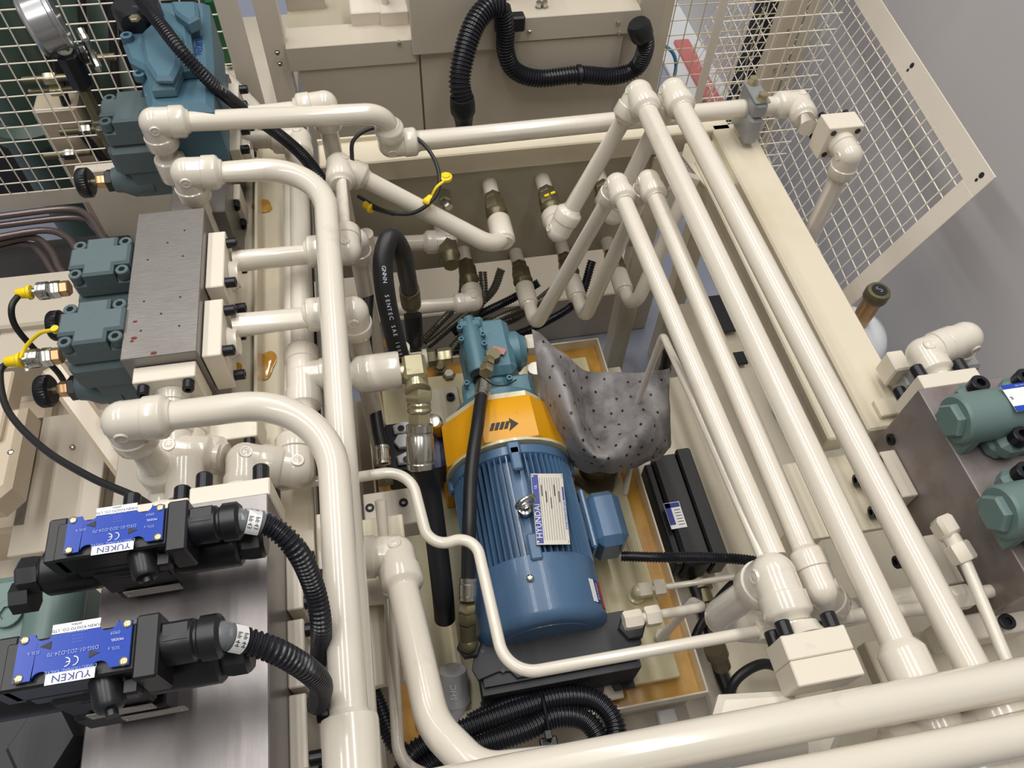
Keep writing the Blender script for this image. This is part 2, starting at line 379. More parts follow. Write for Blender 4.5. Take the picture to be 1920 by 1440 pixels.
# left bracket plate carrying the left manifolds
br = thing('bracket_plate', 'cream shelf plate with amber oil puddles carrying the left manifolds', 'shelf', Vector((-.26,.95,.80)))
g = G(); g.box(Vector((-.27,1.00,.845)), .18, 1.10, .012, .002); obj('shelf_plate', g, CREAM2, br)
g = G(); g.box(Vector((-.345,1.00,.80)), .006, 1.10, .09, .001); obj('shelf_web', g, CREAM2, br)
g = G(); g.box(Vector((-.262,1.00,.872)), .006, 1.10, .05, .001); obj('raised_lip', g, CREAM2, br)
g = G(); g.box(Vector((-.168,1.0,.84)), .01, 1.2, .02, .001); obj('cable_channel', g, DARK, br)
g = G(); g.box(Vector((-.155,1.0,.845)), .003, 1.2, .03, .001); obj('channel_strip', g, ALU, br)
def puddle(label, px, py, z, a, b, seed):
    rnd = random.Random(seed); c = W(px,py,z); ph = [rnd.uniform(0,6.28) for _ in range(3)]; g = G(); n = 30
    ring = lambda s, h: [c+Vector((math.cos(t)*a*s*(1+.14*math.sin(2*t+ph[0])+.1*math.sin(3*t+ph[1])), math.sin(t)*b*s*(1+.14*math.sin(2*t+ph[0])+.1*math.sin(3*t+ph[1])), h)) for t in [2*math.pi*k/n for k in range(n)]]
    vs = ring(1,0)+ring(.96,.0012)+ring(.8,.002); fs = [(j*n+k,j*n+(k+1)%n,(j+1)*n+(k+1)%n,(j+1)*n+k) for j in range(2) for k in range(n)]+[tuple(2*n+k for k in range(n)),tuple(range(n))]
    g.add(vs, fs); single('oil_puddle', g, OIL, label, 'oil')
puddle('teardrop amber oil puddle below the lower stub pipe on the left shelf', 498, 684, .853, .019, .03, 2)
puddle('small amber oil puddle behind the left steel manifold', 492, 386, .853, .022, .018, 5)
puddle('brown oil puddle on the shelf close under the manifold corner', 432, 692, .853, .018, .016, 8)
puddle('orange oil spot beside the thin hose, left of the tray', 712, 640, .346, .018, .024, 9)
# ================================================================ drip tray
tr = thing('drip_tray', 'cream drip tray with yellow-brown oil stained gutter under the motor', 'tray', Vector((.19,.70,.345)))
x0, x1, y0, y1 = -.105, .479, .268, 1.128
g = G(); g.box(Vector(((x0+x1)/2,(y0+y1)/2,.445)), x1-x0, y1-y0, .004); obj('gutter', g, STAIN, tr)
g = G(); t = .004
g.box(Vector(((x0+x1)/2,y0,.46)), x1-x0+t, t, .04, .001); g.box(Vector(((x0+x1)/2,y1,.46)), x1-x0+t, t, .04, .001)
g.box(Vector((x0,(y0+y1)/2,.46)), t, y1-y0, .04, .001); g.box(Vector((x1,(y0+y1)/2,.46)), t, y1-y0, .04, .001); obj('rim', g, CREAM2, tr)
g = G(); g.box(Vector(((x0+x1)/2-.002,(y0+y1)/2-.003,.458)), x1-x0-.075, y1-y0-.08, .022, .002); obj('top_plate', g, TRAYT, tr)
g = G(); g.box(Vector(((x0+x1)/2,(y0+y1)/2,.394)), x1-x0-.02, y1-y0-.02, .097); obj('tray_support', g, CAB, tr)
g = G(); g.box(Vector((.14,.30,.474)), .36, .03, .008, .002); obj('cooler_foot_rail', g, CREAM2, tr)
g = G(); g.box(Vector((.06,.92,.476)), .10, .24, .012, .002); obj('pump_foot_plate', g, CREAM2, tr)
for p in ((845,747),(848,800),(1005,758)): screw('cap', tr, W(p[0],p[1],.482), Z_, .010, .011, BLKS)
# ================================================================ rear cabinet
cb = thing('machine_cabinet', 'large beige machine cabinet behind the rear beam', 'cabinet', Vector((.26,1.95,0)))
yb = 1.8
def face(name, px, m, y=yb, th=.012, par=cb):      # vertical panel given by its picture corners
    g = G(); P = [WY(a,b,y) for a,b in px]; g.prism([(q.x,q.z) for q in P], Vector((0,y,0)), X_, Z_, -th, 0) if 0 else g.add(P+[q+Y_*th for q in P], [tuple(range(len(P))), tuple(range(len(P),2*len(P)))]+[(i,(i+1)%len(P),(i+1)%len(P)+len(P),i+len(P)) for i in range(len(P))])
    return obj(name, g, m, par)
zt = WY(650,115,yb).z
g = G(); g.box(Vector((.29,1.83,.44)), .87, .05, .90, .003); obj('cabinet_body', g, CAB, cb)
g = G(); g.box(Vector((-.02,1.798,.44)), .30, .010, .868, .001); obj('front_panel', g, CAB, cb)
g = G(); g.box(Vector((.40,1.798,.44)), .53, .010, .884, .001); obj('front_panel', g, CAB, cb)
def ledge(xa, xb, za, nm='sill'):
    g = G(); g.box(Vector(((xa+xb)/2,1.795,za-.022)), xb-xa, .014, .064, .002); g.box(Vector(((xa+xb)/2,1.835,za+.008)), xb-xa, .08, .006, .002); obj(nm, g, CAB, cb)
ledge(-.19,.125,.905); ledge(.33,.70,.94)
g = G(); g.box(Vector((.225,1.79,1.03)), .22, .02, .31, .003); obj('center_cover', g, CAB, cb)
g = G(); g.box(Vector((-.215,1.82,.70)), .055, .03, 1.4, .003); obj('corner_post', g, BAR, cb)
g = G(); g.box(Vector((.735,1.84,.62)), .07, .06, 1.3, .003); obj('corner_post', g, CAB, cb)
# open bays behind the sills: floors, back plates and the blocks inside
g = G(); g.box(Vector((-.02,2.10,.86)), .34, .46, .01); g.box(Vector((-.02,2.32,1.1)), .34, .01, .5); g.box(Vector((.14,2.1,1.1)), .01, .46, .5); obj('open_bay', g, PANEL, cb)
g = G(); g.box(Vector((.55,2.10,.89)), .36, .46, .01); g.box(Vector((.55,2.32,1.1)), .36, .01, .5); g.box(Vector((.37,2.1,1.1)), .01, .46, .5); obj('open_bay', g, PANEL, cb)
g = G(); g.box(WY(707,30,1.90)+Vector((0,.03,0)), .13, .14, .07, .003); obj('bay_block', g, BAR, cb)
g = G(); g.box(WY(740,38,1.88)+Vector((0,.02,.01)), .07, .10, .06, .003); obj('bay_block', g, BAR, cb)
g = G(); g.box(WY(1010,18,1.90)+Vector((0,.03,0)), .12, .12, .05, .003); obj('bay_block', g, BAR, cb)
g = G(); g.lathe(WY(723,12,1.89), Z_, [(-.02,.016),(0,.016),(0,.009),(.12,.009)], 16); obj('bay_stud', g, CHROME, cb)
g = G(); g.box(WY(577,25,2.05), .10, .02, .12, .002); obj('bay_bracket', g, CAB, cb)
for p in ((520,98),(525,119),(748,79),(992,58),(1158,41),(1160,60),(851,88)): screw('hex', cb, WY(p[0],p[1],1.79)+Vector((0,0,0)), -Y_, .0055, .008, CHROME)
for p in ((1013,38),(1024,36)): screw('hex', cb, Vector((WY(p[0],p[1],1.80).x,1.825,.951)), Z_, .008, .02, CHROME)
# ================================================================ mesh guards
def guard(name, label, o, u, v, wu, wv, pitch, fm, wm, bar=.05, rw=.0018, bars=(1,1,1,1), th=.004):
    """wire panel: origin corner o, in-plane axes u,v, sizes wu,wv; wires welded in a flat frame"""
    root = thing(name, label, 'guard', o); wv_ = u.cross(v).normalized()
    def bx(a0,a1,b0,b1):
        g = G(); g.box(o+u*(a0+a1)/2+v*(b0+b1)/2, a1-a0, b1-b0, th, .001, u, v, wv_); obj('frame_bar', g, fm, root)
    if bars[0]: bx(0,bar,0,wv)
    if bars[1]: bx(wu-bar,wu,0,wv)
    a, b = (bar if bars[0] else 0), (wu-bar if bars[1] else wu)
    if bars[2]: bx(a,b,0,bar)
    if bars[3]: bx(a,b,wv-bar,wv)
    g = G(); n = int((wu)/pitch); c0_, c1_ = (bar*.9 if bars[2] else 0), (wv-bar*.9 if bars[3] else wv)
    for i in range(1,n+1):
        if not a < i*pitch < b: continue
        p = o+u*(i*pitch); g.lathe(p+wv_*rw, v, [(c0_,rw),(c1_,rw)], 6)
    g2 = G(); n = int((wv)/pitch)
    for i in range(1,n+1):
        if not c0_ < i*pitch < c1_: continue
        p = o+v*(i*pitch); g2.lathe(p-wv_*rw, u, [(bar*.9 if bars[0] else 0,rw),(wu-(bar*.9 if bars[1] else 0),rw)], 6)
    a_ = obj('vertical_wires', g, wm, root); b_ = obj('horizontal_wires', g2, wm, root); a_['kind'] = 'stuff'; b_['kind'] = 'stuff'
    return root
yl = 1.72; q = WY(0,362,yl)
guard('mesh_guard', 'white wire mesh guard at the upper left in front of the green machine', Vector((-1.30,yl,q.z-.055)), X_, Z_, 1.04, 1.1, .040, BAR, WIRE, .05, bars=(1,1,1,0))
g = G(); g.box(Vector((-.73,1.76,.30)), 1.1, .03, .55, .003); 
lp = WY(230,400,1.70); g2 = G(); g2.box(Vector((lp.x+.06,1.70,.36)), .24, .03, .66, .003); single('guard_sheet', g2, BAR, 'pale lower guard panel under the left mesh, right of the dark opening', 'panel')
# right leaning mesh panel with key slots
P0 = W(1868,332,.9); a = math.radians(20); bq = math.radians(6); yv = Vector((math.sin(bq),math.cos(bq),0)); xv = Vector((math.cos(bq),-math.sin(bq),0)); dv = -xv*math.sin(a)-Z_*math.cos(a)
gp = guard('mesh_guard', 'large white mesh guard with keyhole slots leaning by the grey wall', P0, dv, yv, .66, 1.5, .040, BAR, WIRE, .060, bars=(1,0,1,0))
for p in ((.022,.03),(.022,.45),(.022,1.0)):
    g = G(); wv_ = dv.cross(yv).normalized(); c = P0+dv*p[0]+yv*p[1]+(wv_ if wv_.x < 0 else -wv_)*.0022
    for k,(s,L) in enumerate(((.007,0),(.004,.014))): g.lathe(c+dv*L, wv_, [(-.0006,s),(.0006,s)], 14)
    obj('keyhole_slot', g, DARK, gp)
# second guard across the back
qa = WY(1215,215,1.98)
guard('mesh_guard', 'cream wire mesh guard behind the black corrugated conduit elbow', Vector((qa.x-.03,1.98,.12)), X_, Z_, .50, 1.2, .045, CREAM2, WIREY, .04, bars=(1,1,1,0))
guard('mesh_guard', 'slanted mesh guard with flat bar edge behind the pipe clamp', WY(1290,230,1.62)-Z_*.35, X_, Z_, .33, 1.3, .042, BAR, WIRE, .022, bars=(1,0,1,0))
# post with bolts
g = G(); g.box(Vector((1.16,1.86,.6)), .055, .05, 1.4, .003); pst = obj('fence_post', g, CAST); tag(pst, 'tan fence post with bolts behind the leaning mesh guard', 'post')
for k in range(7): screw('hex', pst, Vector((1.16,1.834,.35+.12*k)), -Y_, .006, .006, CHROME)
# things on the floor beyond
g = G(); g.box(Vector((1.13,2.75,.35)), .07, .07, .7, .004); single('dark_post', g, BLKM, 'dark grey post standing behind the rear mesh guard', 'post')
g = G(); g.box(Vector((1.55,3.1,.012)), .5, .9, .02, .004); single('film_sheet', g, FILM, 'glossy white film sheet on the floor beyond the guards', 'sheet')
g = G(); g.box(Vector((1.42,2.8,.03)), .07, .55, .02, .003); single('floor_tape', g, TAPER, 'red strip lying on the white film sheet', 'tape')
run('air_tube', 'light blue air tube looped behind the rear mesh guard', smooth([WY(1228,75,2.2),WY(1262,100,2.2),WY(1265,140,2.2),WY(1240,190,2.2), V(WY(1240,190,2.2),.006)],8), .006, 0, BLUET, 'tube', n=10)
g = G(); g.box(Vector((1.40,2.35,.5)), .10, .10, 1.0, .004); single('dark_upright', g, BLKM, 'dark upright with green stripe behind the slanted guard', 'post')
run('green_hose', 'green hose hanging behind the cabinet left corner', smooth([WY(392,0,2.3),WY(412,50,2.3),WY(430,120,2.3)],8), .013, 0, GREENH, 'hose', n=12)
# ================================================================ left background machine seen through the mesh
g = G()
g.lathe(Vector((-.98,2.15,.0)), Z_, [(0,.11),(.5,.11),(.52,.13),(.56,.13),(.58,.10),(1.1,.10)], 28); single('green_column', g, GREEN, 'round green machine column behind the left mesh, far left', 'column')
g = G(); g.lathe(Vector((-.72,2.05,.0)), Z_, [(0,.08),(.35,.08),(.37,.10),(.42,.10),(.44,.075),(1.0,.075)], 28); single('green_column', g, GREEN, 'slimmer green machine column behind the left mesh', 'column')
g = G(); g.box(Vector((-.83,1.98,.33)), .11, .10, .75, .006); single('tan_column', g, CAST, 'tan upright between the two green columns', 'column')
g = G(); g.box(Vector((-1.05,2.6,.5)), 1.1, .3, 1.2, .01); single('dark_machine', g, DARK, 'dark machine housing behind the green columns', 'machine')  # box coloured near-black all over
g = G(); g.box(Vector((-.42,2.35,.30)), .4, .5, .5, .01); single('pale_housing', g, CAB, 'pale housing behind the valves and left of the cabinet post', 'machine')
for k,(px,py) in enumerate(((83,148),(95,170),(160,110),(150,245),(120,290))):
    r_ = thing('pipe_union', ['brass pipe union under the mesh beside the green column, uppermost','brass pipe union between the green columns, second down','brass pipe union right of the gauge fitting behind the mesh','zinc pipe union lowest right behind the mesh','zinc pipe union near the knob behind the mesh'][k], 'fitting', WY(px,py,1.9))
    nutpart('hex_nut', WY(px,py,1.9), X_, .03, .016, BRASS if k < 3 else CHROME, r_); g = G(); g.lathe(WY(px,py,1.9), X_, [(-.05,.009),(.07,.009)], 14); obj('stem', g, BRONZE, r_)
for k in range(4):
    xx = -.78+.07*k; run('machine_hose', ['black hose behind the mesh, leftmost of four','black hose behind the mesh, second of four','black hose behind the mesh, third of four','black hose behind the mesh, nearest the blue valve'][k], smooth([Vector((xx,1.95,.15)),Vector((xx+.03,1.92,.45)),Vector((xx-.02,1.95,.7)),Vector((xx+.06,2.0,1.0))],8), .012, 0, RUB, 'hose', n=10)
# brown steel tubes at the left edge
for k,(a_,b_,c_,d_,e_) in enumerate((((-20,408),(120,392),(165,405),(190,440),(215,480)),((-20,425),(140,408),(180,430),(205,470),(235,500)),((-20,448),(80,432),(125,445),(150,480),(175,520)),((-20,460),(60,445),(95,470),(110,500),(125,520)),((-20,470),(50,458),(80,480),(100,510),(130,540)))):
    run('steel_tube', ['brown steel tube at left edge, uppermost of five','brown steel tube at left edge, second from top','brown steel tube at left edge, middle of five','brown steel tube at left edge, fourth from top','brown steel tube at left edge, lowest of five'][k], smooth([W(*q_,.66-.02*k) for q_ in (a_,b_,c_,d_,e_)],8), .0085, 0, BROWNP, 'tube', n=12)
g = G(); g.box(Vector((-.86,1.30,.28)), .42, .34, .30, .01); single('lower_housing', g, CAB, 'pale housing below the brown steel tubes at left edge', 'machine')
g = G(); g.box(Vector((-1.0,1.62,.25)), .6, .16, .44, .004); single('recess_shade', g, DARK, 'near-black block under the left mesh frame, recess shade put into its colour', 'machine')  # solid box; the darkness of the recess is painted as near-black colour
# cast machine at the lower left
cm = thing('machine_casting', 'tan cast machine frame at the left edge under the black knob', 'casting', Vector((-.78,.85,.3)))
g = G(); g.prism([(0,0),(.13,0),(.16,.03),(.16,.22),(.10,.22),(.10,.06),(.08,.04),(0,.04)], W(60,968,.55)-Vector((.17,0,0)), X_, Y_, .08, .012); g.box(W(60,968,.50)-Vector((.12,-.16,.10)), .2, .34, .14, .01); obj('casting_arm', g, CAST, cm)
g = G(); g.box(W(5,770,.62)-Vector((.06,0,0)), .16, .17, .05, .004); obj('cover_box', g, CAST, cm)
a0 = W(120,720,.62); b0 = W(285,945,.50); d_ = (b0-a0); g = G(); up_ = Z_-d_.normalized()*Z_.dot(d_.normalized()); up_.normalize(); g.box((a0+b0)/2, d_.length*1.25, .05, .05, .008, d_.normalized(), up_.cross(d_.normalized()), up_); obj('diagonal_rib', g, CAST, cm)
g = G(); g.box(W(120,900,.46), .17, .34, .02, .002); obj('access_plate', g, CAB, cm)
for p in ((135,838),(20,848),(50,693)): screw('round', cm, W(p[0],p[1],.475 if p[0] > 100 else .69), Z_, .006, .006, CHROME)
g = G(); g.box(Vector((-.74,.80,.17)), .66, .95, .34, .006); single('left_base', g, CAB, 'pale base box under the tan casting at left', 'base')
g = G(); g.box(W(45,560,.62)-Z_*.06, .30, .16, .12, .006); g.box(W(80,640,.60)-Z_*.06, .20, .12, .12, .006); single('bracket_housing', g, CAB, 'pale bracket housing behind the yellow capped test hoses', 'machine')
gb = thing('pilot_block', 'pale green block with hex socket plug at left edge between the solenoid valves', 'valve', W(20,1165,1.12)-Z_*.15)
g = G(); g.box(W(15,1160,1.14)-Z_*.08, .13, .11, .16, .012); g.lathe(W(75,1165,1.16)-Z_*.03, -Y_, [(-.05,.03),(.05,.03)], 24); obj('block_body', g, TEAL3, gb)
screw('cap', gb, W(18,1152,1.14), Z_, .016, .006, TEAL3, 'socket_plug')
g = G(); g.box(W(60,1410,1.12)-Z_*.05, .12, .10, .10, .006); g.lathe(W(75,1390,1.17)-Z_*.01, Z_, [(-.02,.036),(0,.036),(.008,.03)], 6); single('lower_valve', g, BLKM, 'dark valve end with large hex cap at the bottom left corner', 'valve')
for k,(px,py,w_,h_) in enumerate(((1355,588,.05,.13),(1388,672,.03,.04),(1520,925,.045,.14))):
    g = G(); g.box(W(px,py,.372), w_, h_, .008, .001); single('slot_cover', g, BLACK, ['long black slot cover on the side tank between the second and third long pipes','small square black cover on the side tank between the long pipes','black slot cover on the side tank near the front flange block'][k], 'cover')
# ================================================================ pipes: left group
R42 = .0205; R34 = .0170; R27 = .0135
e1 = W(290,230,1.11); q = W(705,214,1.06); el = W(733,270,.975)
run('steel_pipe', 'cream pipe bridging the top left, bent down to the rear beam elbow', [V(e1,.90), e1, Vector((el.x,q.y,1.06)), el, W(1497,193,.975), W(1515,240,.975)+Y_*0], R42*.97, [0,0,.055,0,0,0], el=(1,3,4))
coupling(V(e1,1.01), Z_, R42*.97, [o for o in COL.objects if o.name.startswith('steel_pipe')][-1], L=.045)
# clamp on the right rear
cl = W(1408,205,.975); r_ = thing('pipe_clamp', 'grey cast pipe clamp with two bolts on the rear pipe', 'clamp', V(cl,.911))
g = G(); g.box(V(cl,.945), .030, .085, .066, .006); obj('clamp_lower', g, ZINCG, r_)
g = G(); g.box(V(cl,.998), .030, .085, .036, .006); g.box(V(cl,1.018), .034, .08, .006, .002); obj('clamp_upper', g, ZINCG, r_)
for s in (-1,1): screw('hex', r_, V(cl,1.021)+Y_*s*.028, Z_, .011, .016, BRASS)
# block flange and downpipe on the far right
fc = W(1558,240,.975); ff = flange('cream square flange block on the far right pipe, in front of the mesh', fc-Y_*.0, -Y_, Z_, .078, .05, .019, screws=False)
for a,b in ((-1,-1),(1,-1),(1,1),(-1,1)):
    g = G(); g.lathe(fc-Y_*.0505+X_*a*.027+Z_*b*.027, -Y_, [(0,.0062),(.0008,.0062)], 16); obj('screw_hole', g, DARK, ff)
    screw('cap', ff, fc+X_*a*.027+Z_*b*.027, Y_, .0075, .014, BLKS)
e4 = W(1588,292,.975)
run('steel_pipe', 'cream pipe dropping from the square flange block in front of the right mesh', [Vector((fc.x,fc.y-.04,.975)), Vector((fc.x,e4.y,.975)), Vector((fc.x,e4.y,.45))], R42*.95, el=(1,))
# second bridging pipe
e2 = W(350,325,1.08); c2 = W(607,305,1.06)
run('steel_pipe', 'cream pipe curving from the middle left elbow into the long left run', [V(e2,.88), e2, Vector((c2.x,e2.y,1.065)), W(684,1500,1.05)], R42, [0,0,.11,0], el=(1,), seg=16)
coupling(V(e2,.90), Z_, R42, COL.objects['steel_pipe.002'] if 'steel_pipe.002' in COL.objects else None, L=.04)
# third bridging pipe
e3 = W(232,790,1.125); c3 = W(618,748,1.125); f3 = W(335,915,0.95)
p3 = run('steel_pipe', 'thick cream pipe from the lower left elbow sweeping along the left front', [V(e3,1.0), e3, Vector((c3.x,e3.y,1.12)), W(658,1400,1.115)], R42, [0,0,.12,0], el=(1,), seg=18)
coupling(W(660,1418,1.115), Y_, R42, p3, L=.075, k=1.5)
k3 = V(e3,1.0); run('pipe_elbow', 'cream elbow below the lower left corner of the thick pipe', [k3, k3-Z_*.055, k3-Z_*.055+Vector((.0,-.09,0))], R42, el=(1,), cat='pipe')
# horizontal manifold lines under them
zP = .915
t6 = W(568,708,zP)
p6 = run('steel_pipe', 'wide cream pipe beside the shelf running to the tee, left group', [W(440,262,zP), W(560,262,zP), t6, W(572,800,zP)], R42, el=(1,))
fitting('tee', t6, [Y_, -Y_, X_], R42, p6, L=.06)
run('steel_pipe', 'slim cream pipe lying along the oily shelf edge', [W(546,320,.905), W(552,850,.905)], .0165)
p7 = run('branch_pipe', 'cream branch pipe from the tee to the white coupling and brass elbow', [t6, W(668,703,zP)], R42)
g = G(); cA = W(672,703,zP); g.lathe(cA, X_, [(-.012,R42*1.02),(0,R42*1.55),(.006,R42*1.6),(.068,R42*1.6),(.072,R42*1.52)], 30); obj('coupling', g, CREAM, p7)
# stub pipes from the left manifold and their elbows
for nm, yA, xE, lab, lab2 in (('up',490,(650,466),'upper cream stub pipe from the steel manifold flange',''),('lo',611,(662,598),'lower cream stub pipe from the steel manifold flange','')):
    a_ = W(440,yA,.985); b_ = W(*xE,.985); b_.y = a_.y-.004 if nm == 'up' else a_.y
    pts = [a_, b_, (W(625,312,.985) if nm == 'up' else V(b_,.45))]
    if nm == 'up': pts[2].x = b_.x; 
    if nm == 'up': pts.append(W(950,475,.80)); pts.append(Vector((W(935,420,.80).x+.0,1.26,.80)))
    if nm == 'up': pts[4].x = pts[3].x
    r_ = run('steel_pipe', 'cream pipe from the upper manifold stub, doubling back and falling to the tank port' if nm == 'up' else lab, pts, R42 if nm == 'lo' else R42*.95, [0,0,0,.05,0], el=(1,2) if nm == 'up' else (1,))
    coupling(W(598,yA-19 if nm == 'up' else 589,.985), X_, R42, r_, L=.035)
    if nm == 'up': coupling(pts[4]-Y_*.045, Y_, R42*.95, r_, L=.065, k=1.35)
# vertical pipe from the rear, and the pipe beside it
pa = W(608,196,1.08); run('steel_pipe', 'cream pipe standing behind the left group, elbow on top, sweeping right to a port', [W(470,218,1.08), pa, Vector((pa.x,pa.y,.70)), WY(838,452,pa.y), WY(838,452,pa.y)+Y_*.10], R42*.93, [0,0,.075,0,0], el=(1,3))
pb = W(668,452,.93); run('steel_pipe', 'cream pipe with elbow dropping close beside the black hose loop', [pb-X_*.03, pb, V(pb,.40)], .0180, el=(1,))
pc = W(690,470,.80); run('steel_pipe', 'cream pipe hooking under the hose loop to the lower left tank port', [V(pc,.85), V(pc,.60), WY(888,566,pc.y), WY(888,566,pc.y)+Y_*.10], .0170, [0,.07,0,0], el=(2,))
# arc pipe behind the big blue valve
run('steel_pipe', 'cream pipe arching down behind the blue valve at the top', [W(380,110,.90), W(425,150,.90), W(520,250,.86)], .0185, [0,.08,0])
# lower left cluster of elbows between the valve blocks
lc = W(352,845,.95)
run('pipe_elbow', 'cream elbow pair turning right behind the solenoid valves', [V(W(350,790,.95),.95), lc, W(415,855,.95), ], R42*1.0, el=(1,))
lc2 = W(460,865,.95)
run('pipe_elbow', 'fat cream double elbow on top of the lower steel block flange', [lc2-Y_*.085, lc2, W(555,880,.93), W(555,880,.93)+Y_*.10], R42*1.05, el=(1,2))
run('pipe_elbow', 'short cream riser behind the upper solenoid valve', [W(345,945,.98), W(345,905,.98)+Y_*.03], R42*1.3)
run('steel_tube', 'thin cream tube crossing under the elbows to the motor side', [W(370,925,.90), W(470,918,.90), W(668,893,.90)], .0085, .02)
# ================================================================ pipes: the four long runs on the right
def port_leg(lab, topc, endc, base, portpix, r, elb=True, rb=.05):
    """long pipe: front end -> rear elbow -> down leg -> hook into a tank port (y axis)"""
    pass
rL = .0165; rH = .0200
def long_run(label, far, near, foot, port, zport, r, bent, kf=None):
    f_ = far; pts = [near, f_, foot, Vector((port.x, 1.27, zport))]
    pts[3].x = foot.x-.002
    R = [0,0,.04 if bent else 0,0]
    rt = run('long_pipe', label, pts, r, R, el=(1,) if bent else (1,2), group=None)
    return rt
pA = WY(1030,380,1.33); 
f3_ = W(1198,176,1.09); n3 = W(1690,1222,1.08)
L3 = long_run('third long cream pipe from the left, high rear elbow, ending in the big tee', f3_, n3, W(1048,432,.80), pA, .80, rH, False)
f4_ = W(1262,172,1.09); n4 = W(1822,1250,1.08)
L4 = long_run('rightmost of the four long cream pipes, dropping behind the third', f4_, n4, W(1150,400,.80), pA, .80, rH, False)
f1_ = W(1157,346,1.03); n1 = W(1452,1045,1.03)
L1 = long_run('leftmost of the four long cream pipes, meeting the round elbow in front', f1_, n1, W(1004,612,.565), pA, .565, rL, True)
f2_ = W(1216,340,1.03); n2 = W(1540,1105,1.03)
L2 = long_run('second long cream pipe from the left, ending in the pointed elbow', f2_, n2, W(1096,598,.575), pA, .575, rL, True)
for rt, ft, z, pix in ((L1,W(1004,612,.565),.565,0),(L2,W(1096,598,.575),.575,0)):
    coupling(Vector((ft.x-.002,ft.y+.10,z)), Y_, rL, rt, L=.06, k=1.4)
fitting('elbow', n2, [f2_-n2, Vector((.35,-.15,-.5))], rL, L2, L=.052)
run('cross_pipe', 'cream pipe crossing right from the pointed elbow beneath the two outer long pipes', [n2+Vector((.012,-.005,-.02)), Vector((n2.x+.03,n2.y-.015,n2.z-.09)), Vector((n2.x+.20,n2.y-.01,n2.z-.09))], rL*1.1, .03)
g = G(); d_ = (n3-f3_).normalized(); g.lathe(n3-d_*.012, d_, [(0,rH*1.02),(.008,rH*1.3),(.012,rH*1.42),(.09,rH*1.42)], 26); obj('reducer', g, CREAM, L3)
t3 = n3+d_*.105; fitting('tee', t3, [-X_, X_, -d_], rH*1.12, L3, L=.065)
fitting('elbow', n4+(n4-f4_).normalized()*.10, [-(n4-f4_), -X_*1.0], rH*1.45, L4, L=.08)
g = G(); d4 = (n4-f4_).normalized(); g.sweep([n4, n4+d4*.10], rH, 20); g.lathe(n4+d4*.10-d4*.05, d4, [(0,rH),(.01,rH*1.4),(.05,rH*1.6)], 24); obj('tube_end', g, CREAM, L4)
p5 = run('steel_pipe', 'fourth hooked cream pipe rising behind the long pipes from the rightmost port', [W(1300,330,.90), W(1186,585,.57), Vector((W(1186,585,.57).x-.002,1.27,.57))], .0165, [0,.04,0]); coupling(Vector((W(1186,585,.57).x-.002,W(1186,585,.57).y+.10,.57)), Y_, .0165, p5, L=.06)
# big lower loop at the front elbow
fe = W(1450,1078,1.05)
lo_ = Vector((fe.x-.02,fe.y-.0,.80))
fp = run('steel_pipe', 'large cream pipe falling from the round front elbow and hooking right', [Vector((fe.x,.205,1.05)), fe, Vector((fe.x-.035,fe.y+.01,.83)), Vector((fe.x+.14,fe.y-.035,.83))], .0215, [0,0,.055,0], el=(1,), L=.056)
fb = flange('double cream flange block at lower right with black cap screws', Vector(((.394+.479)/2,.147,1.055)), Y_, Z_, .083, .060, .0215, layers=2, hh=.056, sr=.0095, sh=.018)
g = G(); g.box(Vector((.435,.135,.97)), .05, .05, .12, .004); obj('block_neck', g, CREAM3, fb)
# front pipes
yA = W(1500,1332,1.13).y
ra = (W(1920,1270,1.13), W(1120,1425,1.13)); d_ = (ra[0]-ra[1]).normalized()
run('front_pipe', 'upper of the two thick cream pipes crossing the bottom of the picture', [ra[1]-d_*.35, ra[0]+d_*.25], .0215)
rb = (W(1920,1378,1.13), W(1480,1465,1.13)); d_ = (rb[0]-rb[1]).normalized()
run('front_pipe', 'lower of the two thick cream pipes crossing the bottom right corner', [rb[1]-d_*.55, rb[0]+d_*.25], .0215)
c0 = W(742,1040,.965)
cpts = [W(668,1052,.965), c0, W(806,1330,1.02), W(850,1440,1.06), W(1100,1440,1.065), W(1480,1400,1.065)]
cp = thing('steel_pipe', 'cream pipe curving right under the front pipes from the badge elbow', 'pipe', c0-Z_*.04)
g = G(); g.sweep(fillet([c0, W(812,1360,1.03), W(900,1450,1.06), W(1500,1385,1.06)], [0,.10,.05,0], 10), .0210, 22); obj('tube', g, CREAM, cp)
g = G(); g.sweep([W(640,1050,.965), c0], .0225, 22); obj('tube', g, CREAM, cp)
fitting('elbow', c0, [W(668,1046,.965)-c0, W(812,1360,1.03)-c0], .0205, cp, L=.055)
run('steel_pipe', 'second cream pipe tucked left of the badge elbow under the sweep', [W(640,1115,.88), W(735,1108,.88), W(760,1150,.87)], .019, [0,.02,0])
g = G(); g.prism([(0,0),(.15,-.03),(.19,.01),(.13,.06),(.05,.07)], W(1300,1440,1.0), X_, Y_, .03, .008); single('pipe_saddle', g, CREAM, 'cream saddle bracket between the two front pipes', 'bracket')
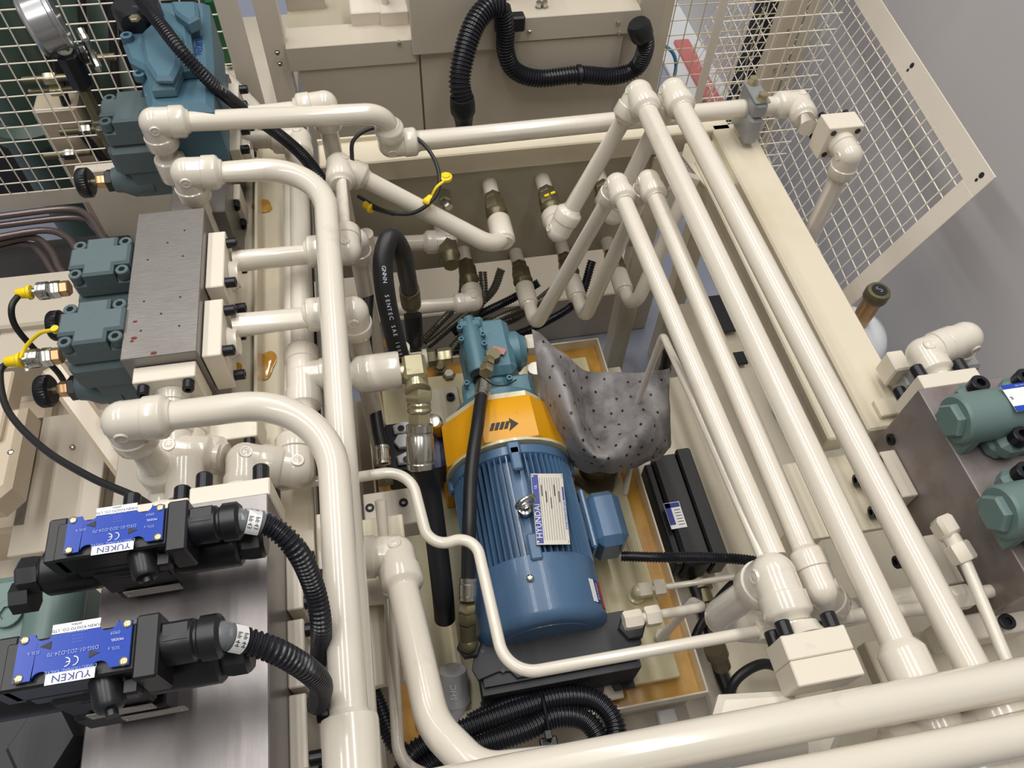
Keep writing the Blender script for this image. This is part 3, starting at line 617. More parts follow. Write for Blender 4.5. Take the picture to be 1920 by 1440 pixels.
# thin tubes
zt_ = .97
run('thin_tube', 'thin cream tube winding over the motor to the flange block', [W(600,905,zt_), W(768,880,zt_), W(806,1030,zt_), W(890,1000,zt_), W(950,1268,zt_), W(1428,1182,zt_)], .0082, [0,.045,.03,.035,.045,0], n=16, seg=12)
tn = COL.objects['thin_tube']
nutpart('tube_nut', W(1420,1184,zt_), W(1460,1176,zt_)-W(1420,1184,zt_), .035, .015, CREAM3, tn)
run('thin_tube', 'thin cream tube running down beside the badge elbow to the bottom edge', [W(713,938,.97), W(720,1015,.93), W(730,1120,.93), W(748,1430,.95), W(850,1480,.95)], .0082, [0,.01,.01,.04,0], n=14)
run('thin_tube', 'thin cream tube rising from the tray and bent over the leftmost long pipe', [W(1172,925,.48), W(1196,800,.60), W(1190,770,.62), W(1243,628,.93), W(1300,750,1.0), W(1436,1062,1.03)], .0068, [0,.01,.01,.025,.02,0], n=14)
# small compression fittings on the tray
def small_union(label, base, hexp, tubep, r=.010, zb=.47):
    rt = thing('tube_fitting', label, 'fitting', base)
    g = G(); g.lathe(base, Z_, [(0,r*2.0),(.006,r*2.0),(.008,r*1.4),(hexp.z-base.z,r*1.3)], 20); g.ball(hexp, r*1.5, 12); obj('port_boss', g, TRAYT, rt)
    d = (tubep-hexp).normalized(); nutpart('hex_body', hexp, d, .026, r*1.7, CREAM3, rt); nutpart('tube_nut', hexp+d*.032, d, .022, r*1.9, CREAM3, rt); return rt, d
s1 = W(1197,1108,.50); a1 = W(1390,1080,.52); rt,_ = small_union('cream tube fitting on the tray, upper of three', V(s1,.47), s1, a1, .009); run('thin_tube', 'short thin cream tube from the upper tray fitting', [s1, a1+(a1-s1)*.1], .0062, n=12)
s2 = W(1180,1163,.70); a2 = W(1318,1138,.70)
run('thin_tube', 'looped cream tube from the cooler fitting back down to the tray', [s2, a2, W(1300,1128,.66), W(1240,1195,.49)], .0085, [0,.012,.012,0], n=14)
rt = thing('tube_fitting', 'cream elbow fitting on the right end of the black cooler', 'fitting', V(s2,.66)); d = (a2-s2).normalized()
nutpart('hex_body', s2-d*.01, d, .032, .0165, CREAM3, rt); nutpart('tube_nut', s2+d*.028, d, .026, .018, CREAM3, rt)
s3 = W(1242,1192,.485); rt = thing('tube_fitting', 'cream straight fitting on the tray, lowest', 'fitting', V(s3,.47)); nutpart('tube_nut', V(s3,.47), Z_, .02, .016, CREAM3, rt)
run('thin_tube', 'thin cream tube passing behind the front flange block to the right', [W(1545,1160,.98), W(1780,1135,.96)], .0095, n=14)
# tank port fittings (olive brass unions)
def port(label, px, py, z, x=None, L=.06, r=.0175, mark=False, st=.0):
    p = WY(px,py,1.37); x = x if x is not None else p.x; o = Vector((x,1.372,z)); rt = thing('port_union', label, 'fitting', o-Z_*.02)
    g = G(); g.lathe(o, -Y_, [(0,r*1.02),(.045,r)], 22); obj('port_stub', g, CREAM, rt)
    nutpart('hex_adapter', o-Y_*.042, -Y_, .022, r*1.15, BRONZE, rt); nutpart('union_nut', o-Y_*.062, -Y_, .036, r*1.38, BRONZE, rt)
    g = G(); g.lathe(o-Y_*.098, -Y_, [(0,r*1.4),(.006,r*1.42),(.012,r*1.15),(.035,r*1.05)], 22); obj('thread_end', g, BRONZE, rt)
    if mark:
        g = G(); g.box(o-Y_*.08+Z_*r*1.22, .028, .006, .003, 0, (X_+Y_*.4).normalized(), (Y_-X_*.4).normalized(), Z_); g.box(o-Y_*.08+Z_*r*1.22, .004, .018, .003, 0, X_, Y_, Z_); obj('paint_mark', g, YELP, rt)
    return rt
yD = W(950,475,.80)
port('olive brass union on the tank port with the falling diagonal pipe', 918, 350, .80, x=yD.x)
port('olive brass union with yellow paint mark on the upper tank port', 1018, 345, .80, x=W(1048,432,.80).x-.002, mark=True)
port('olive brass union on the upper tank port hidden behind the long pipes', 1135, 352, .80, x=W(1150,400,.80).x-.002)
port('olive brass union on the upper tank port left beside the steel plug', 828, 385, WY(838,452,pa.y).z, x=WY(838,452,pa.y).x)
port('olive brass union on the lower tank port, leftmost', 880, 500, WY(888,566,pc.y).z, x=WY(888,566,pc.y).x)
port('olive brass union on the lower tank port, second from left', 965, 490, .565, x=W(1004,612,.565).x-.002)
port('olive brass union on the lower tank port, third from left', 1050, 475, .575, x=W(1096,598,.575).x-.002)
port('olive brass union on the lower tank port, rightmost', 1130, 462, .57, x=W(1186,585,.57).x-.002)
pg = thing('steel_plug', 'zinc hex plug on the tank panel beside the yellow cap', 'fitting', WY(832,362,1.37)); nutpart('hex_body', WY(832,362,1.37), -Y_, .03, .016, CHROME, pg); nutpart('hex_cap', WY(832,362,1.37)-Y_*.03, (-Y_+X_*.3).normalized(), .02, .011, CHROME, pg)
# ================================================================ braided conduits under the tank
METC = mat('metal_conduit', (120,118,105), .3, metal=.7)
for k,(pts_,r_,m_) in enumerate((
  ([(940,505,.50),(920,550,.45),(860,600,.40),(800,650,.37)],.012,METC), ([(1075,500,.50),(1020,560,.45),(930,600,.42),(860,640,.38),(830,690,.36)],.013,METC),
  ([(1010,530,.48),(960,560,.44),(900,590,.42),(850,625,.38)],.012,CORR), ([(1110,490,.52),(1085,560,.46),(1030,600,.42),(960,630,.40),(900,640,.38)],.012,CORR),
  ([(868,505,.50),(862,560,.45),(820,610,.42),(790,640,.38)],.010,METC), ([(1040,540,.40),(960,600,.38),(900,606,.36),(830,680,.35)],.012,METC),
  ([(700,668,.36),(780,662,.36),(900,655,.38),(1000,640,.40)],.010,CORR), ([(905,510,.50),(905,560,.46),(880,600,.42)],.012,METC))):
    corr('flexible_conduit', ['ribbed metal conduit dropping under the leftmost lower port','ribbed metal conduit sweeping left from the third lower port','black ribbed conduit crossing below the second port','black ribbed conduit hanging at the right below the ports','slim metal conduit nearest the hose loop','metal conduit lying lowest behind the pump','black ribbed conduit running left behind the pump','short metal conduit straight below the lower ports'][k], [W(*q_) for q_ in pts_], r_, m=m_, period=.007, n=12)
def proj(p):
    d = p-C0; z = d.dot(FW); return 960+F*d.dot(RX)/z, 720+F*d.dot(DN)/z
def zat(p, py):            # height at which the vertical through p is seen at picture row py
    a, b = 0.0, 1.8
    for _ in range(40):
        m = (a+b)/2
        if proj(V(p,m))[1] > py: a = m
        else: b = m
    return (a+b)/2
# ================================================================ electric motor
mx, mz = .178, .600
AX = Vector((mx,0,mz)); mo = thing('electric_motor', 'blue finned electric motor lying under the thin cream tube', 'motor', Vector((mx,.57,.47)))
g = G(); o = AX+Y_*.382
g.lathe(o, Y_, [(0,.094),(.002,.108),(.010,.117),(.02,.120),(.118,.120),(.120,.116)], 40); obj('fan_cowl', g, MOTB, mo)
g = G(); g.lathe(o+Y_*.0, -Y_, [(-.01,.09),(.001,.088)], 30); obj('cowl_face', g, MOTB, mo)
g = G(); g.lathe(AX+Y_*.495, Y_, [(0,.104),(.21,.104)], 40); obj('stator_housing', g, MOTB, mo)
# cooling fins: one shared mesh turned about the shaft
fm = bpy.data.meshes.new('cooling_fin'); q = []
for yy in (.50,.702):
    for r_ in (.100,.1205):
        for t_ in (-.0016,.0016): q.append((t_*(1.3 if r_ < .11 else .8), yy-.57, r_))
fm.from_pydata(q, [], [(0,1,3,2),(4,5,7,6),(0,1,5,4),(2,3,7,6),(0,2,6,4),(1,3,7,5)]); fm.materials.append(MOTB)
for k in range(46):
    an = math.radians(-128+k*256/45)
    if abs(math.degrees(an)) < 3: continue
    f_ = bpy.data.objects.new('cooling_fin', fm); COL.objects.link(f_); f_.parent = mo; f_.location = (0,0,mz-.47); f_.rotation_euler = (0,an,0)
g = G(); g.lathe(AX+Y_*.698, Y_, [(0,.112),(.006,.122),(.022,.124),(.028,.112),(.04,.10)], 40)
for an in (0,90,-90): g.box(AX+Y_*.712+Vector((math.sin(math.radians(an)),0,math.cos(math.radians(an))))*.121, .026, .03, .018, .004, *( (X_,Y_,Z_) if an == 0 else (Z_,Y_,X_)))
obj('end_shield', g, MOTB, mo)
g = G(); g.box(AX+Y_*.69+Z_*.124, .020, .05, .012, .003); obj('tie_lug', g, MOTB, mo); g = G(); g.box(AX+Y_*.512+Z_*.121, .022, .05, .010, .003); obj('tie_lug', g, MOTB, mo)
g = G(); g.box(Vector((mx-.09,.60,.485)), .05, .2, .03, .004); g.box(Vector((mx+.09,.60,.485)), .05, .2, .03, .004); g.box(Vector((mx,.60,.50)), .12, .16, .04, .004); obj('motor_feet', g, MOTB, mo)
screw('round', mo, W(994,1084,.722), (Z_*.98+X_*.1).normalized(), .0065, .008, CHROME)
# lifting eye
ec = W(985,948,.735); g = G(); g.lathe(ec-Z_*.02, Z_, [(0,.013),(.01,.013),(.012,.008),(.02,.006)], 16)
ringp = [ec+Z_*.014+(X_*math.cos(t)+Z_*math.sin(t)*.95+Y_*.35*math.cos(t))*.017 for t in [2*math.pi*k/24 for k in range(25)]]; g.sweep(ringp, .0042, 10, caps=False); obj('lifting_eye', g, CHROME, mo)
# nameplate
n1_, n2_, n3_, n4_ = W(987,891,.727), W(1047,891,.722), W(1076,1018,.722), W(1014,1024,.727)
npU = (n2_-n1_).normalized(); npV = (n1_-n4_).normalized(); npV = (npV-npU*npV.dot(npU)).normalized(); w_ = (n2_-n1_).length; h_ = (n1_-n4_).length; nc = (n1_+n2_+n3_+n4_)/4+Z_*.003; npW = npU.cross(npV)
g = G(); g.box(nc, w_, h_, .0016, .0004, npU, npV, npW); npo = obj('nameplate', g, PLATE, mo, label='aluminium nameplate with blue margins')
g = G(); g.box(nc-npU*w_*.38+npW*.001, w_*.2, h_*.96, .0006, 0, npU, npV, npW); g.box(nc+npU*w_*.45+npW*.001, w_*.06, h_*.6, .0006, 0, npU, npV, npW); obj('nameplate_print', g, NAVY, npo)
text('lettering', 'HYUNDAI', .0150, nc-npU*w_*.38-npV*h_*.18+npW*.0012, npV, -npU, INKW, npo, .0006)
text('lettering', 'UL', .007, nc-npU*w_*.38+npV*h_*.30+npW*.0012, npV, -npU, INKW, npo, .0006)
text('lettering', '3 PHASE INDUCTION MOTOR', .0048, nc+npU*w_*.455-npV*h_*.12+npW*.0012, npV, -npU, INKW, npo, .0006)
g = G()
for k in range(9): g.box(nc+npU*w_*(-.24+.075*k)+npW*.0011, .0005, h_*.88, .0004, 0, npU, npV, npW)
for k in range(5): g.box(nc+npU*w_*(-.2+.13*k)+npV*h_*(.25-.09*(k%3))+npW*.0011, .0018, h_*.16, .0004, 0, npU, npV, npW)
obj('nameplate_lines', g, INKK, npo)
for a in (-1,1):
    for b in (-1,1): screw('round', npo, nc+npU*a*w_*.44+npV*b*h_*.46+npW*.0008, npW, .0022, .0022, CHROME)
# terminal box
tb = (W(1100,925,.63)+W(1172,925,.63)+W(1172,1030,.60)+W(1112,1035,.60))/4; tb = Vector((.342,.585,.590))
g = G(); g.box(tb-X_*.04, .012, .125, .11, .004); g.box(tb-X_*.055, .05, .09, .08, .006); obj('terminal_box_base', g, MOTB, mo)
g = G(); g.box(tb, .068, .115, .10, .016); obj('terminal_box_cover', g, MOTB, mo)
# stickers on the cowl
def sticker(nm, an, y, w, h, m, tx=None, tm=None):
    n = Vector((math.sin(an),0,math.cos(an))); u = Y_; v = n.cross(u); c = AX+Y_*y+n*.1212; g = G(); g.box(c, w, h, .0006, 0, u, v, n); obj(nm, g, m, mo)
    if tx: text('lettering', tx, .010, c+n*.0005-v*0, u, v, tm, mo, .0004)
sticker('passed_sticker', math.radians(50), .432, .042, .014, WHITE); sticker('passed_sticker', math.radians(56), .432, .042, .012, NAVY)
n = Vector((math.sin(math.radians(56)),0,math.cos(math.radians(56)))); text('lettering', 'PASSED', .0095, AX+Y_*.432+n*.1222, Y_, n.cross(Y_), INKW, mo, .0003)
sticker('warning_sticker', math.radians(66), .43, .052, .012, REDL)
# ================================================================ bell housing and guard
bh = thing('coupling_guard', 'yellow octagonal coupling guard with black arrow between motor and pump', 'guard', Vector((mx,.84,.47)))
g = G(); g.lathe(AX+Y_*.732, Y_, [(0,.137),(.004,.139),(.094,.137),(.098,.134)], 8, ph=.5, up=Z_); obj('guard_shell', g, YEL, bh)
g = G(); g.lathe(AX+Y_*.726, Y_, [(0,.132),(.006,.132)], 30); obj('guard_flange', g, TRAYT, bh)
g = G(); g.lathe(AX+Y_*.831, Y_, [(0,.125),(.016,.125),(.018,.11)], 8, ph=.5, up=Z_); obj('adapter_plate', g, TRAYT, bh)
ac = W(943,797,.7288); g = G()
for k in range(4): g.prism([(-.028+.0095*k,-.009),(-.021+.0095*k,-.009),(-.014+.0095*k,.007),(-.021+.0095*k,.007)], ac, X_, Y_, .0008)
g.prism([(.010,-.015),(.030,-.001),(.014,.014),(.015,-.0005)], ac, X_, Y_, .0008); obj('direction_arrow', g, INKK, bh)
g = G(); g.box(Vector((mx-.125,.78,.50)), .02, .10, .06, .003); g.box(Vector((mx,.84,.48)), .20, .10, .03, .003); obj('housing_foot', g, YEL, bh)
# ================================================================ pump
pu = thing('hydraulic_pump', 'blue-teal hydraulic piston pump bolted behind the yellow guard', 'pump', Vector((mx,1.0,.47)))
pc_ = Vector((mx,0,.615))
g = G(); g.lathe(pc_+Y_*.850, Y_, [(0,.095),(.016,.095),(.020,.07),(.055,.058),(.06,.06),(.18,.062),(.20,.055),(.22,.052),(.23,.04)], 30); g.prism([(-.085,-.03),(.085,-.03),(.085,.03),(.03,.055),(-.03,.055),(-.085,.03)], pc_+Y_*.872, X_, Z_, .02, .004); obj('pump_body', g, PUMPB, pu)
cA_ = W(888,645,.700); g = G(); yc = cA_.y
g.lathe(Vector((cA_.x,yc-.075,.695)), Y_, [(0,.02),(.004,.0225),(.10,.0225),(.103,.019),(.118,.019),(.12,.012),(.15,.012),(.152,.008)], 22)
g.box(Vector((cA_.x+.004,yc+.02,.672)), .055, .12, .05, .006); g.box(Vector((cA_.x+.0,yc+.055,.69)), .05, .02, .03, .004); obj('compensator', g, PUMPB, pu)
g = G(); g.box(Vector((mx+.012,yc+.0,.665)), .075, .15, .06, .014); g.lathe(Vector((mx+.045,yc+.01,.64)), X_, [(-.03,.046),(.02,.046),(.03,.036),(.036,.034)], 26); obj('valve_plate_housing', g, PUMPB, pu)
g = G(); g.box(Vector((mx+.045,yc-.105,.655)), .06, .06, .05, .008); g.box(Vector((mx-.055,yc-.11,.66)), .035, .06, .04, .006); g.box(Vector((mx-.0,yc-.12,.64)), .09, .09, .06, .012); obj('mounting_ear', g, PUMPB, pu)
nutpart('adjuster_nut', Vector((cA_.x,yc-.075,.695)), -Y_, .014, .018, BLACK, pu); nutpart('adjuster_nut', Vector((cA_.x,yc-.089,.695)), -Y_, .016, .011, BLACK, pu)
for px,py,z in ((862,618,.70),(865,640,.70),(905,630,.70),(908,648,.705),(875,722,.69),(955,712,.69),(985,715,.66)): screw('cap', pu, W(px,py,z), Z_, .0065, .010, PUMPB)
g = G(); c_ = W(935,657,.702); g.box(c_, .028, .016, .001, 0, (X_*.9-Y_*.45).normalized(), (Y_*.9+X_*.45).normalized(), Z_); obj('rating_label', g, mat('faded_pink_label', (185,120,110), .5), pu)
# ports left and right of the pump
pl = W(850,665,.625); pf = thing('suction_union', 'brass union joining the left side of the pump', 'fitting', pl-X_*.05)
nutpart('hex_nut', pl-X_*.035, X_, .032, .018, BRASS, pf); nutpart('union_nut', pl-X_*.060, X_, .022, .021, BRONZE, pf); g = G(); g.lathe(pl-X_*.11, X_, [(0,.0165),(.04,.0165),(.042,.021),(.052,.021)], 20); obj('adapter', g, CREAM, pf)
g = G(); g.lathe(pl-X_*.11-Z_*.0, Z_, [(-.05,.017),(.05,.017)], 20); obj('adapter', g, CREAM, pf)
pr = W(958,650,.625); pf = thing('pressure_union', 'brass hex union joining the right side of the pump beside the cloth', 'fitting', pr)
nutpart('hex_nut', pr, X_, .034, .021, BRASS, pf); nutpart('hex_adapter', pr+X_*.034, X_, .022, .022, CREAM3, pf); g = G(); g.lathe(W(1003,700,.60)-Z_*.06, Z_, [(0,.017),(.08,.017)], 18); obj('adapter', g, CREAM, pf)
for k,(px,py) in enumerate(((825,692),(842,705))):
    rt = thing('drain_plug', ['small brass drain plug left of the pump','grey hex drain plug left of the pump foot'][k], 'fitting', W(px,py,.47)); nutpart('hex_head', W(px,py,.47), Z_, .014, .012, BRONZE if k == 0 else CHROME, rt); nutpart('hex_base', W(px,py,.468), Z_, .006, .016, BRONZE, rt)
# ================================================================ cooler
co = thing('oil_cooler', 'black finned plate cooler standing in front of the motor', 'cooler', Vector((.20,.35,.482)))
a_, b_, c_, d_ = W(900,1195,.62), W(1172,1153,.62), W(1205,1190,.62), W(893,1262,.62)
g = G(); P = [(.058,.405),(.328,.405),(.345,.362),(.345,.342),(.315,.330),(.30,.330),(.285,.322),(.115,.322),(.105,.335),(.085,.338),(.048,.330),(.040,.350)]
g.prism(P, Vector((0,0,.612)), X_, Y_, .007, .001); obj('top_plate', g, BLKM, co)
g = G()
for k in range(13): g.box(Vector((.195,.350,.505+.008*k)), .285, .088, .0035, .0005)
g.box(Vector((.195,.355,.555)), .275, .074, .115); ob = obj('fin_stack', g, BLKM, co); ob['kind'] = 'stuff'
g = G(); g.prism([(.05,.32),(.34,.32),(.34,.295),(.30,.295),(.295,.312),(.285,.312),(.275,.29),(.115,.29),(.105,.305),(.095,.305),(.09,.29),(.05,.29)], Vector((0,0,.496)), X_, Y_, .006, .001); obj('bottom_plate', g, BLKM, co)
for xx in (.065,.128,.262,.322):
    screw('hex', co, Vector((xx,.304,.500)), Z_, .009 if xx in (.065,.322) else .005, .007, BLKS)
nutpart('port_boss', W(880,1215,.615), Z_, .016, .022, BLKM, co); nutpart('port_boss', W(1183,1178,.612), Z_, .016, .026, BLKM, co)
for px,py in ((905,1222),(943,1257),(1047,1193)): g = G(); g.lathe(W(px,py,.6195), Z_, [(0,.004),(.0008,.004)], 12); obj('rivet_hole', g, BLACK, co)
# ================================================================ hoses
def hose(label, pts, r, parts=(), m=RUB, cat='hose'):
    rt = thing('hydraulic_hose', label, cat, min(pts, key=lambda q: q.z)); g = G(); g.sweep(smooth(pts,12), r, 18); obj('hose_tube', g, m, rt); return rt
h1 = hose('black hose arching over the yellow guard down to the cooler', [W(903,742,.745), W(895,800,.765), W(884,880,.77), W(880,980,.765), W(878,1085,.72)], .0125)
crimp(W(903,745,.745), W(911,700,.735)-W(903,745,.745), .040, .0150, h1); nutpart('hex_nut', W(911,700,.735), W(918,665,.72)-W(911,700,.735), .02, .0155, BRASS, h1)
nutpart('hex_nut', W(915,685,.73), W(922,655,.71)-W(915,685,.73), .022, .013, BRASS, h1); g = G(); g.lathe(W(925,668,.705)-Z_*.01, Z_, [(0,.015),(.02,.015)], 18); obj('port_washer', g, BRONZE, h1)
crimp(W(878,1082,.72), W(877,1130,.70)-W(878,1082,.72), .040, .0150, h1); nutpart('hex_nut', W(877,1130,.70), W(876,1150,.685)-W(877,1130,.70), .016, .0155, BRASS, h1); nutpart('hex_nut', W(876,1148,.69), W(876,1168,.675)-W(876,1148,.69), .02, .0165, BRONZE, h1)
g = G(); g.lathe(W(876,1168,.675), W(879,1212,.63)-W(876,1168,.675), [(0,.015),(.03,.0145),(.045,.016)], 18); g.ball(W(879,1208,.640), .0155); obj('brass_elbow', g, BRONZE, h1)
run('cable_tie', 'black wire tie around the crimp of the pump hose', smooth([W(895,715,.765),W(905,708,.772),W(925,722,.762),W(950,722,.74),W(968,712,.72)],6), .0014, 0, BLACK, 'wire', n=6)
# big hose loop
h2 = hose('thick black hose looped over, printed with pressure rating', [W(760,705,.74), W(742,640,.84), W(724,560,.92), W(718,490,.97), W(732,446,.99), W(752,470,.95), W(764,520,.84), W(768,545,.78)], .0185)
crimp(W(767,540,.79), W(773,585,.69)-W(767,540,.79), .07, .0215, h2, BRONZE); g = G(); g.lathe(W(774,590,.69), W(779,650,.62)-W(774,590,.69), [(0,.020),(.07,.019),(.08,.014)], 18); obj('sleeve', g, BLACK, h2)
def along(rt, txt, P, r, size, m, z=0):
    P = smooth(P, 12)
    L = [0]
    for i in range(1,len(P)): L.append(L[-1]+(P[i]-P[i-1]).length)
    for k,ch in enumerate(txt):
        s = size*.78*k
        i = next((j for j in range(1,len(L)) if L[j] >= s), None)
        if i is None: break
        if ch == ' ': continue
        p = P[i-1]+(P[i]-P[i-1])*((s-L[i-1])/max(1e-9,L[i]-L[i-1])); t = (P[i]-P[i-1]).normalized(); nn = (C0-p); nn = (nn-t*nn.dot(t)).normalized()
        text('lettering', ch, size, p+nn*r, t, nn.cross(t), m, rt, .0006)
along(h2, 'GNNN  SENTEC SAE 100R2 AT 16', [W(719,500,.965), W(726,560,.92), W(744,640,.84), W(760,700,.745)], .0187, .0105, INKW)
h3 = hose('slim black hose running down behind the badge elbow to the white block', [W(690,552,.78), W(686,640,.74), W(697,720,.70), W(708,800,.68), W(716,838,.67)], .0125)
crimp(W(716,836,.67), W(720,880,.66)-W(716,836,.67), .040, .0145, h3); nutpart('hex_nut', W(720,880,.66), W(723,900,.655)-W(720,880,.66), .018, .0150, BRASS, h3); nutpart('hex_nut', W(722,898,.655), W(725,912,.65)-W(722,898,.655), .012, .0165, BRONZE, h3)
g = G(); g.box(W(735,952,.66)-Z_*.03, .105, .075, .06, .002); wb = obj('junction_block', g, CREAM3); tag(wb, 'cream rectangular junction block with two recessed screws beside the badge elbow', 'block')
for px,py in ((694,954),(757,944)): screw('cap', wb, W(px,py,.657), Z_, .0085, .006, BLKS)
# brass elbow and the return hose
be = W(778,697,.915); h4 = thing('hydraulic_hose', 'thick black return hose with brass elbow hanging from the white coupling', 'hose', V(be,.55))
g = G(); g.box(be, .040, .052, .044, .006); g.lathe(be-X_*.045, X_, [(0,.020),(.003,.022),(.006,.020),(.009,.022),(.012,.020),(.03,.018)], 22); g.lathe(be, -Y_, [(0,.019),(.034,.019),(.036,.022),(.040,.022)], 22); obj('brass_elbow', g, BRASS, h4)
hp = [W(785,722,.905), W(786,765,.88), W(790,835,.84), W(805,920,.76), W(818,1010,.70), W(830,1110,.64), W(834,1160,.58)]
dd = (hp[1]-hp[0]).normalized(); nutpart('swivel_nut', hp[0]+dd*.004, dd, .026, .0245, BRASS, h4); g = G(); g.lathe(hp[0]+dd*.03, dd, [(0,.019),(.004,.021),(.010,.0195),(.014,.0215),(.018,.0195)], 22); obj('swivel_neck', g, BRASS, h4); nutpart('hex_nut', hp[0]+dd*.048, dd, .02, .0205, BRASS, h4)
crimp(hp[0]+dd*.066, dd, .082, .0235, h4); g = G(); g.sweep(smooth([hp[0]+dd*.14]+hp[3:],12), .0195, 20); obj('hose_tube', g, RUB, h4)
# filter beside the guard
fl = thing('oil_filter', 'black filter head with hex plug and dark blue bowl under the return hose', 'filter', W(775,845,.50))
g = G(); g.box(W(765,835,.625)-Z_*.04, .095, .12, .08, .006); obj('filter_head', g, BLKM, fl)
g = G(); g.lathe(W(815,845,.60)-Z_*.10, Z_, [(0,.04),(.10,.045),(.11,.046),(.115,.03)], 26); obj('filter_bowl', g, mat('dark_blue_paint',(22,36,78),.3), fl)
g = G(); g.lathe(W(811,800,.635)-Z_*.02, Z_, [(0,.024),(.035,.022),(.045,.016),(.047,.006)], 24); obj('indicator_cap', g, CHROME, fl)
nutpart('hex_plug', W(756,831,.625), Z_, .012, .018, ALU, fl)
for px,py in ((757,805),(765,862)): g = G(); g.prism([(-.02,-.012),(.02,-.014),(.024,.008),(.0,.016),(-.022,.008)], W(px,py,.626), X_, Y_, .010, .003); obj('cast_lug', g, ALU, fl)
for px,py in ((752,803),(762,861)): g = G(); g.lathe(W(px,py,.637), Z_, [(0,.007),(.001,.007)], 14); obj('bolt_hole', g, BLACK, fl)
g = G(); g.box(W(735,790,.40), .05, .10, .06, .004); single('yellow_bracket', g, YEL, 'small yellow bracket behind the black filter head', 'bracket')
# silver end cap
sc = thing('filler_cap', 'shiny silver end cap with raised letters beside the cooler', 'cap', W(850,1290,.49)); ax_ = (W(852,1335,.46)-W(848,1250,.52)).normalized()
g = G(); g.lathe(W(848,1252,.52), ax_, [(0,.020),(.004,.026),(.010,.027),(.055,.028),(.060,.031),(.066,.031),(.07,.026),(.10,.025)], 26); obj('cap_shell', g, ALU, sc)
nn = (C0-W(850,1280,.54)); nn = (nn-ax_*nn.dot(ax_)).normalized(); text('lettering', 'SHC', .016, W(850,1283,.51)+nn*.0285, -ax_, nn.cross(-ax_), WHITE, sc, .001)
# ================================================================ corrugated conduits at the bottom
z_ = .62
bn = [([(740,1500),(775,1412),(860,1372),(960,1335),(1045,1310),(1110,1312),(1150,1350),(1158,1420)],.0185,.60,'upper thick black conduit of the bundle under the cooler'),
      ([(740,1540),(800,1440),(880,1405),(980,1372),(1040,1345),(1095,1350),(1125,1390),(1130,1450)],.0185,.60,'lower thick black conduit of the bundle under the cooler'),
      ([(880,1352),(960,1315),(1040,1302),(1100,1300),(1142,1330),(1160,1380),(1160,1430)],.0135,.565,'slimmer black conduit arching outermost over the bundle'),
      ([(700,1300),(745,1400),(800,1420),(900,1395)],.016,.56,'black conduit turning in beside the sweeping cream pipe')]
for k,(pp,r_,z0_,lb) in enumerate(bn): corr('corrugated_conduit', lb, [W(a_,b_,z0_) for a_,b_ in pp], r_, period=.0062)
tie = thing('cable_tie', 'black cable tie holding the bundle of conduits', 'tie', W(1020,1350,.59)); g = G(); ctr = W(1022,1345,.60)
rg = [ctr+Y_*.040*math.cos(t)+Z_*.024*math.sin(t) for t in [2*math.pi*k/20 for k in range(21)]]; g.sweep(rg, .0028, 8, caps=False); g.box(W(1028,1378,.62), .012, .014, .01, .001); obj('tie_band', g, BLACK, tie)
g = G(); g.box(W(1030,1400,.60), .03, .03, .01, .002); obj('tie_base', g, BLACK, tie)
cj = W(1165,1043,.585); corr('corrugated_conduit', 'black conduit leaving the motor terminal box to the right', [cj, W(1240,1045,.60), W(1320,1045,.60), W(1400,1050,.60), W(1450,1060,.60)], .0105, period=.0055)
# ================================================================ absorbent cloth over the filter
rows = [[(997,617,.80),(1045,655,.745),(1095,690,.69),(1150,697,.66),(1205,701,.66),(1257,688,.66)],
 [(1004,665,.77),(1050,690,.775),(1095,735,.66),(1150,745,.64),(1205,742,.67),(1256,750,.65)],
 [(1010,715,.72),(1062,738,.785),(1100,790,.65),(1155,790,.64),(1210,790,.68),(1256,795,.61)],
 [(1018,770,.66),(1075,790,.775),(1122,830,.67),(1170,822,.69),(1218,830,.66),(1260,828,.57)],
 [(1034,830,.61),(1090,842,.72),(1135,862,.70),(1180,855,.67),(1222,852,.62),(1252,845,.56)],
 [(1060,866,.58),(1098,886,.63),(1140,884,.63),(1180,878,.60),(1215,868,.58),(1238,860,.55)]]
CP = [[W(*q) for q in r_] for r_ in rows]; SG = 10
R1 = [smooth(r_, SG) for r_ in CP]; nx = len(R1[0]); cols = [smooth([R1[i][j] for i in range(len(R1))], SG) for j in range(nx)]; ny = len(cols[0])
rnd = random.Random(4)
def wr(i, j): return Z_*(.005*math.sin(i*.25+j*.2)+.003*math.sin(j*.5-i*.25)+.0015*math.sin(i*.7+j*.6))
S = [[cols[j][i]+wr(i,j) for j in range(nx)] for i in range(ny)]
g = G(); vs = [S[i][j] for i in range(ny) for j in range(nx)]+[S[i][j]-Z_*.0025 for i in range(ny) for j in range(nx)]; N0 = nx*ny; fs = []
for i in range(ny-1):
    for j in range(nx-1):
        a = i*nx+j; fs += [(a,a+1,a+nx+1,a+nx),(a+N0,a+nx+N0,a+nx+1+N0,a+1+N0)]
for i in range(ny-1): fs += [(i*nx,(i+1)*nx,(i+1)*nx+N0,i*nx+N0),(i*nx+nx-1,i*nx+nx-1+N0,(i+1)*nx+nx-1+N0,(i+1)*nx+nx-1)]
for j in range(nx-1): fs += [(j,j+N0,j+1+N0,j+1),((ny-1)*nx+j,(ny-1)*nx+j+1,(ny-1)*nx+j+1+N0,(ny-1)*nx+j+N0)]
g.add(vs, fs); cl = thing('absorbent_cloth', 'grey perforated absorbent cloth draped beside the pump', 'cloth', W(1130,800,.48)); obj('cloth_sheet', g, CLOTH, cl, ang=80)
g = G()
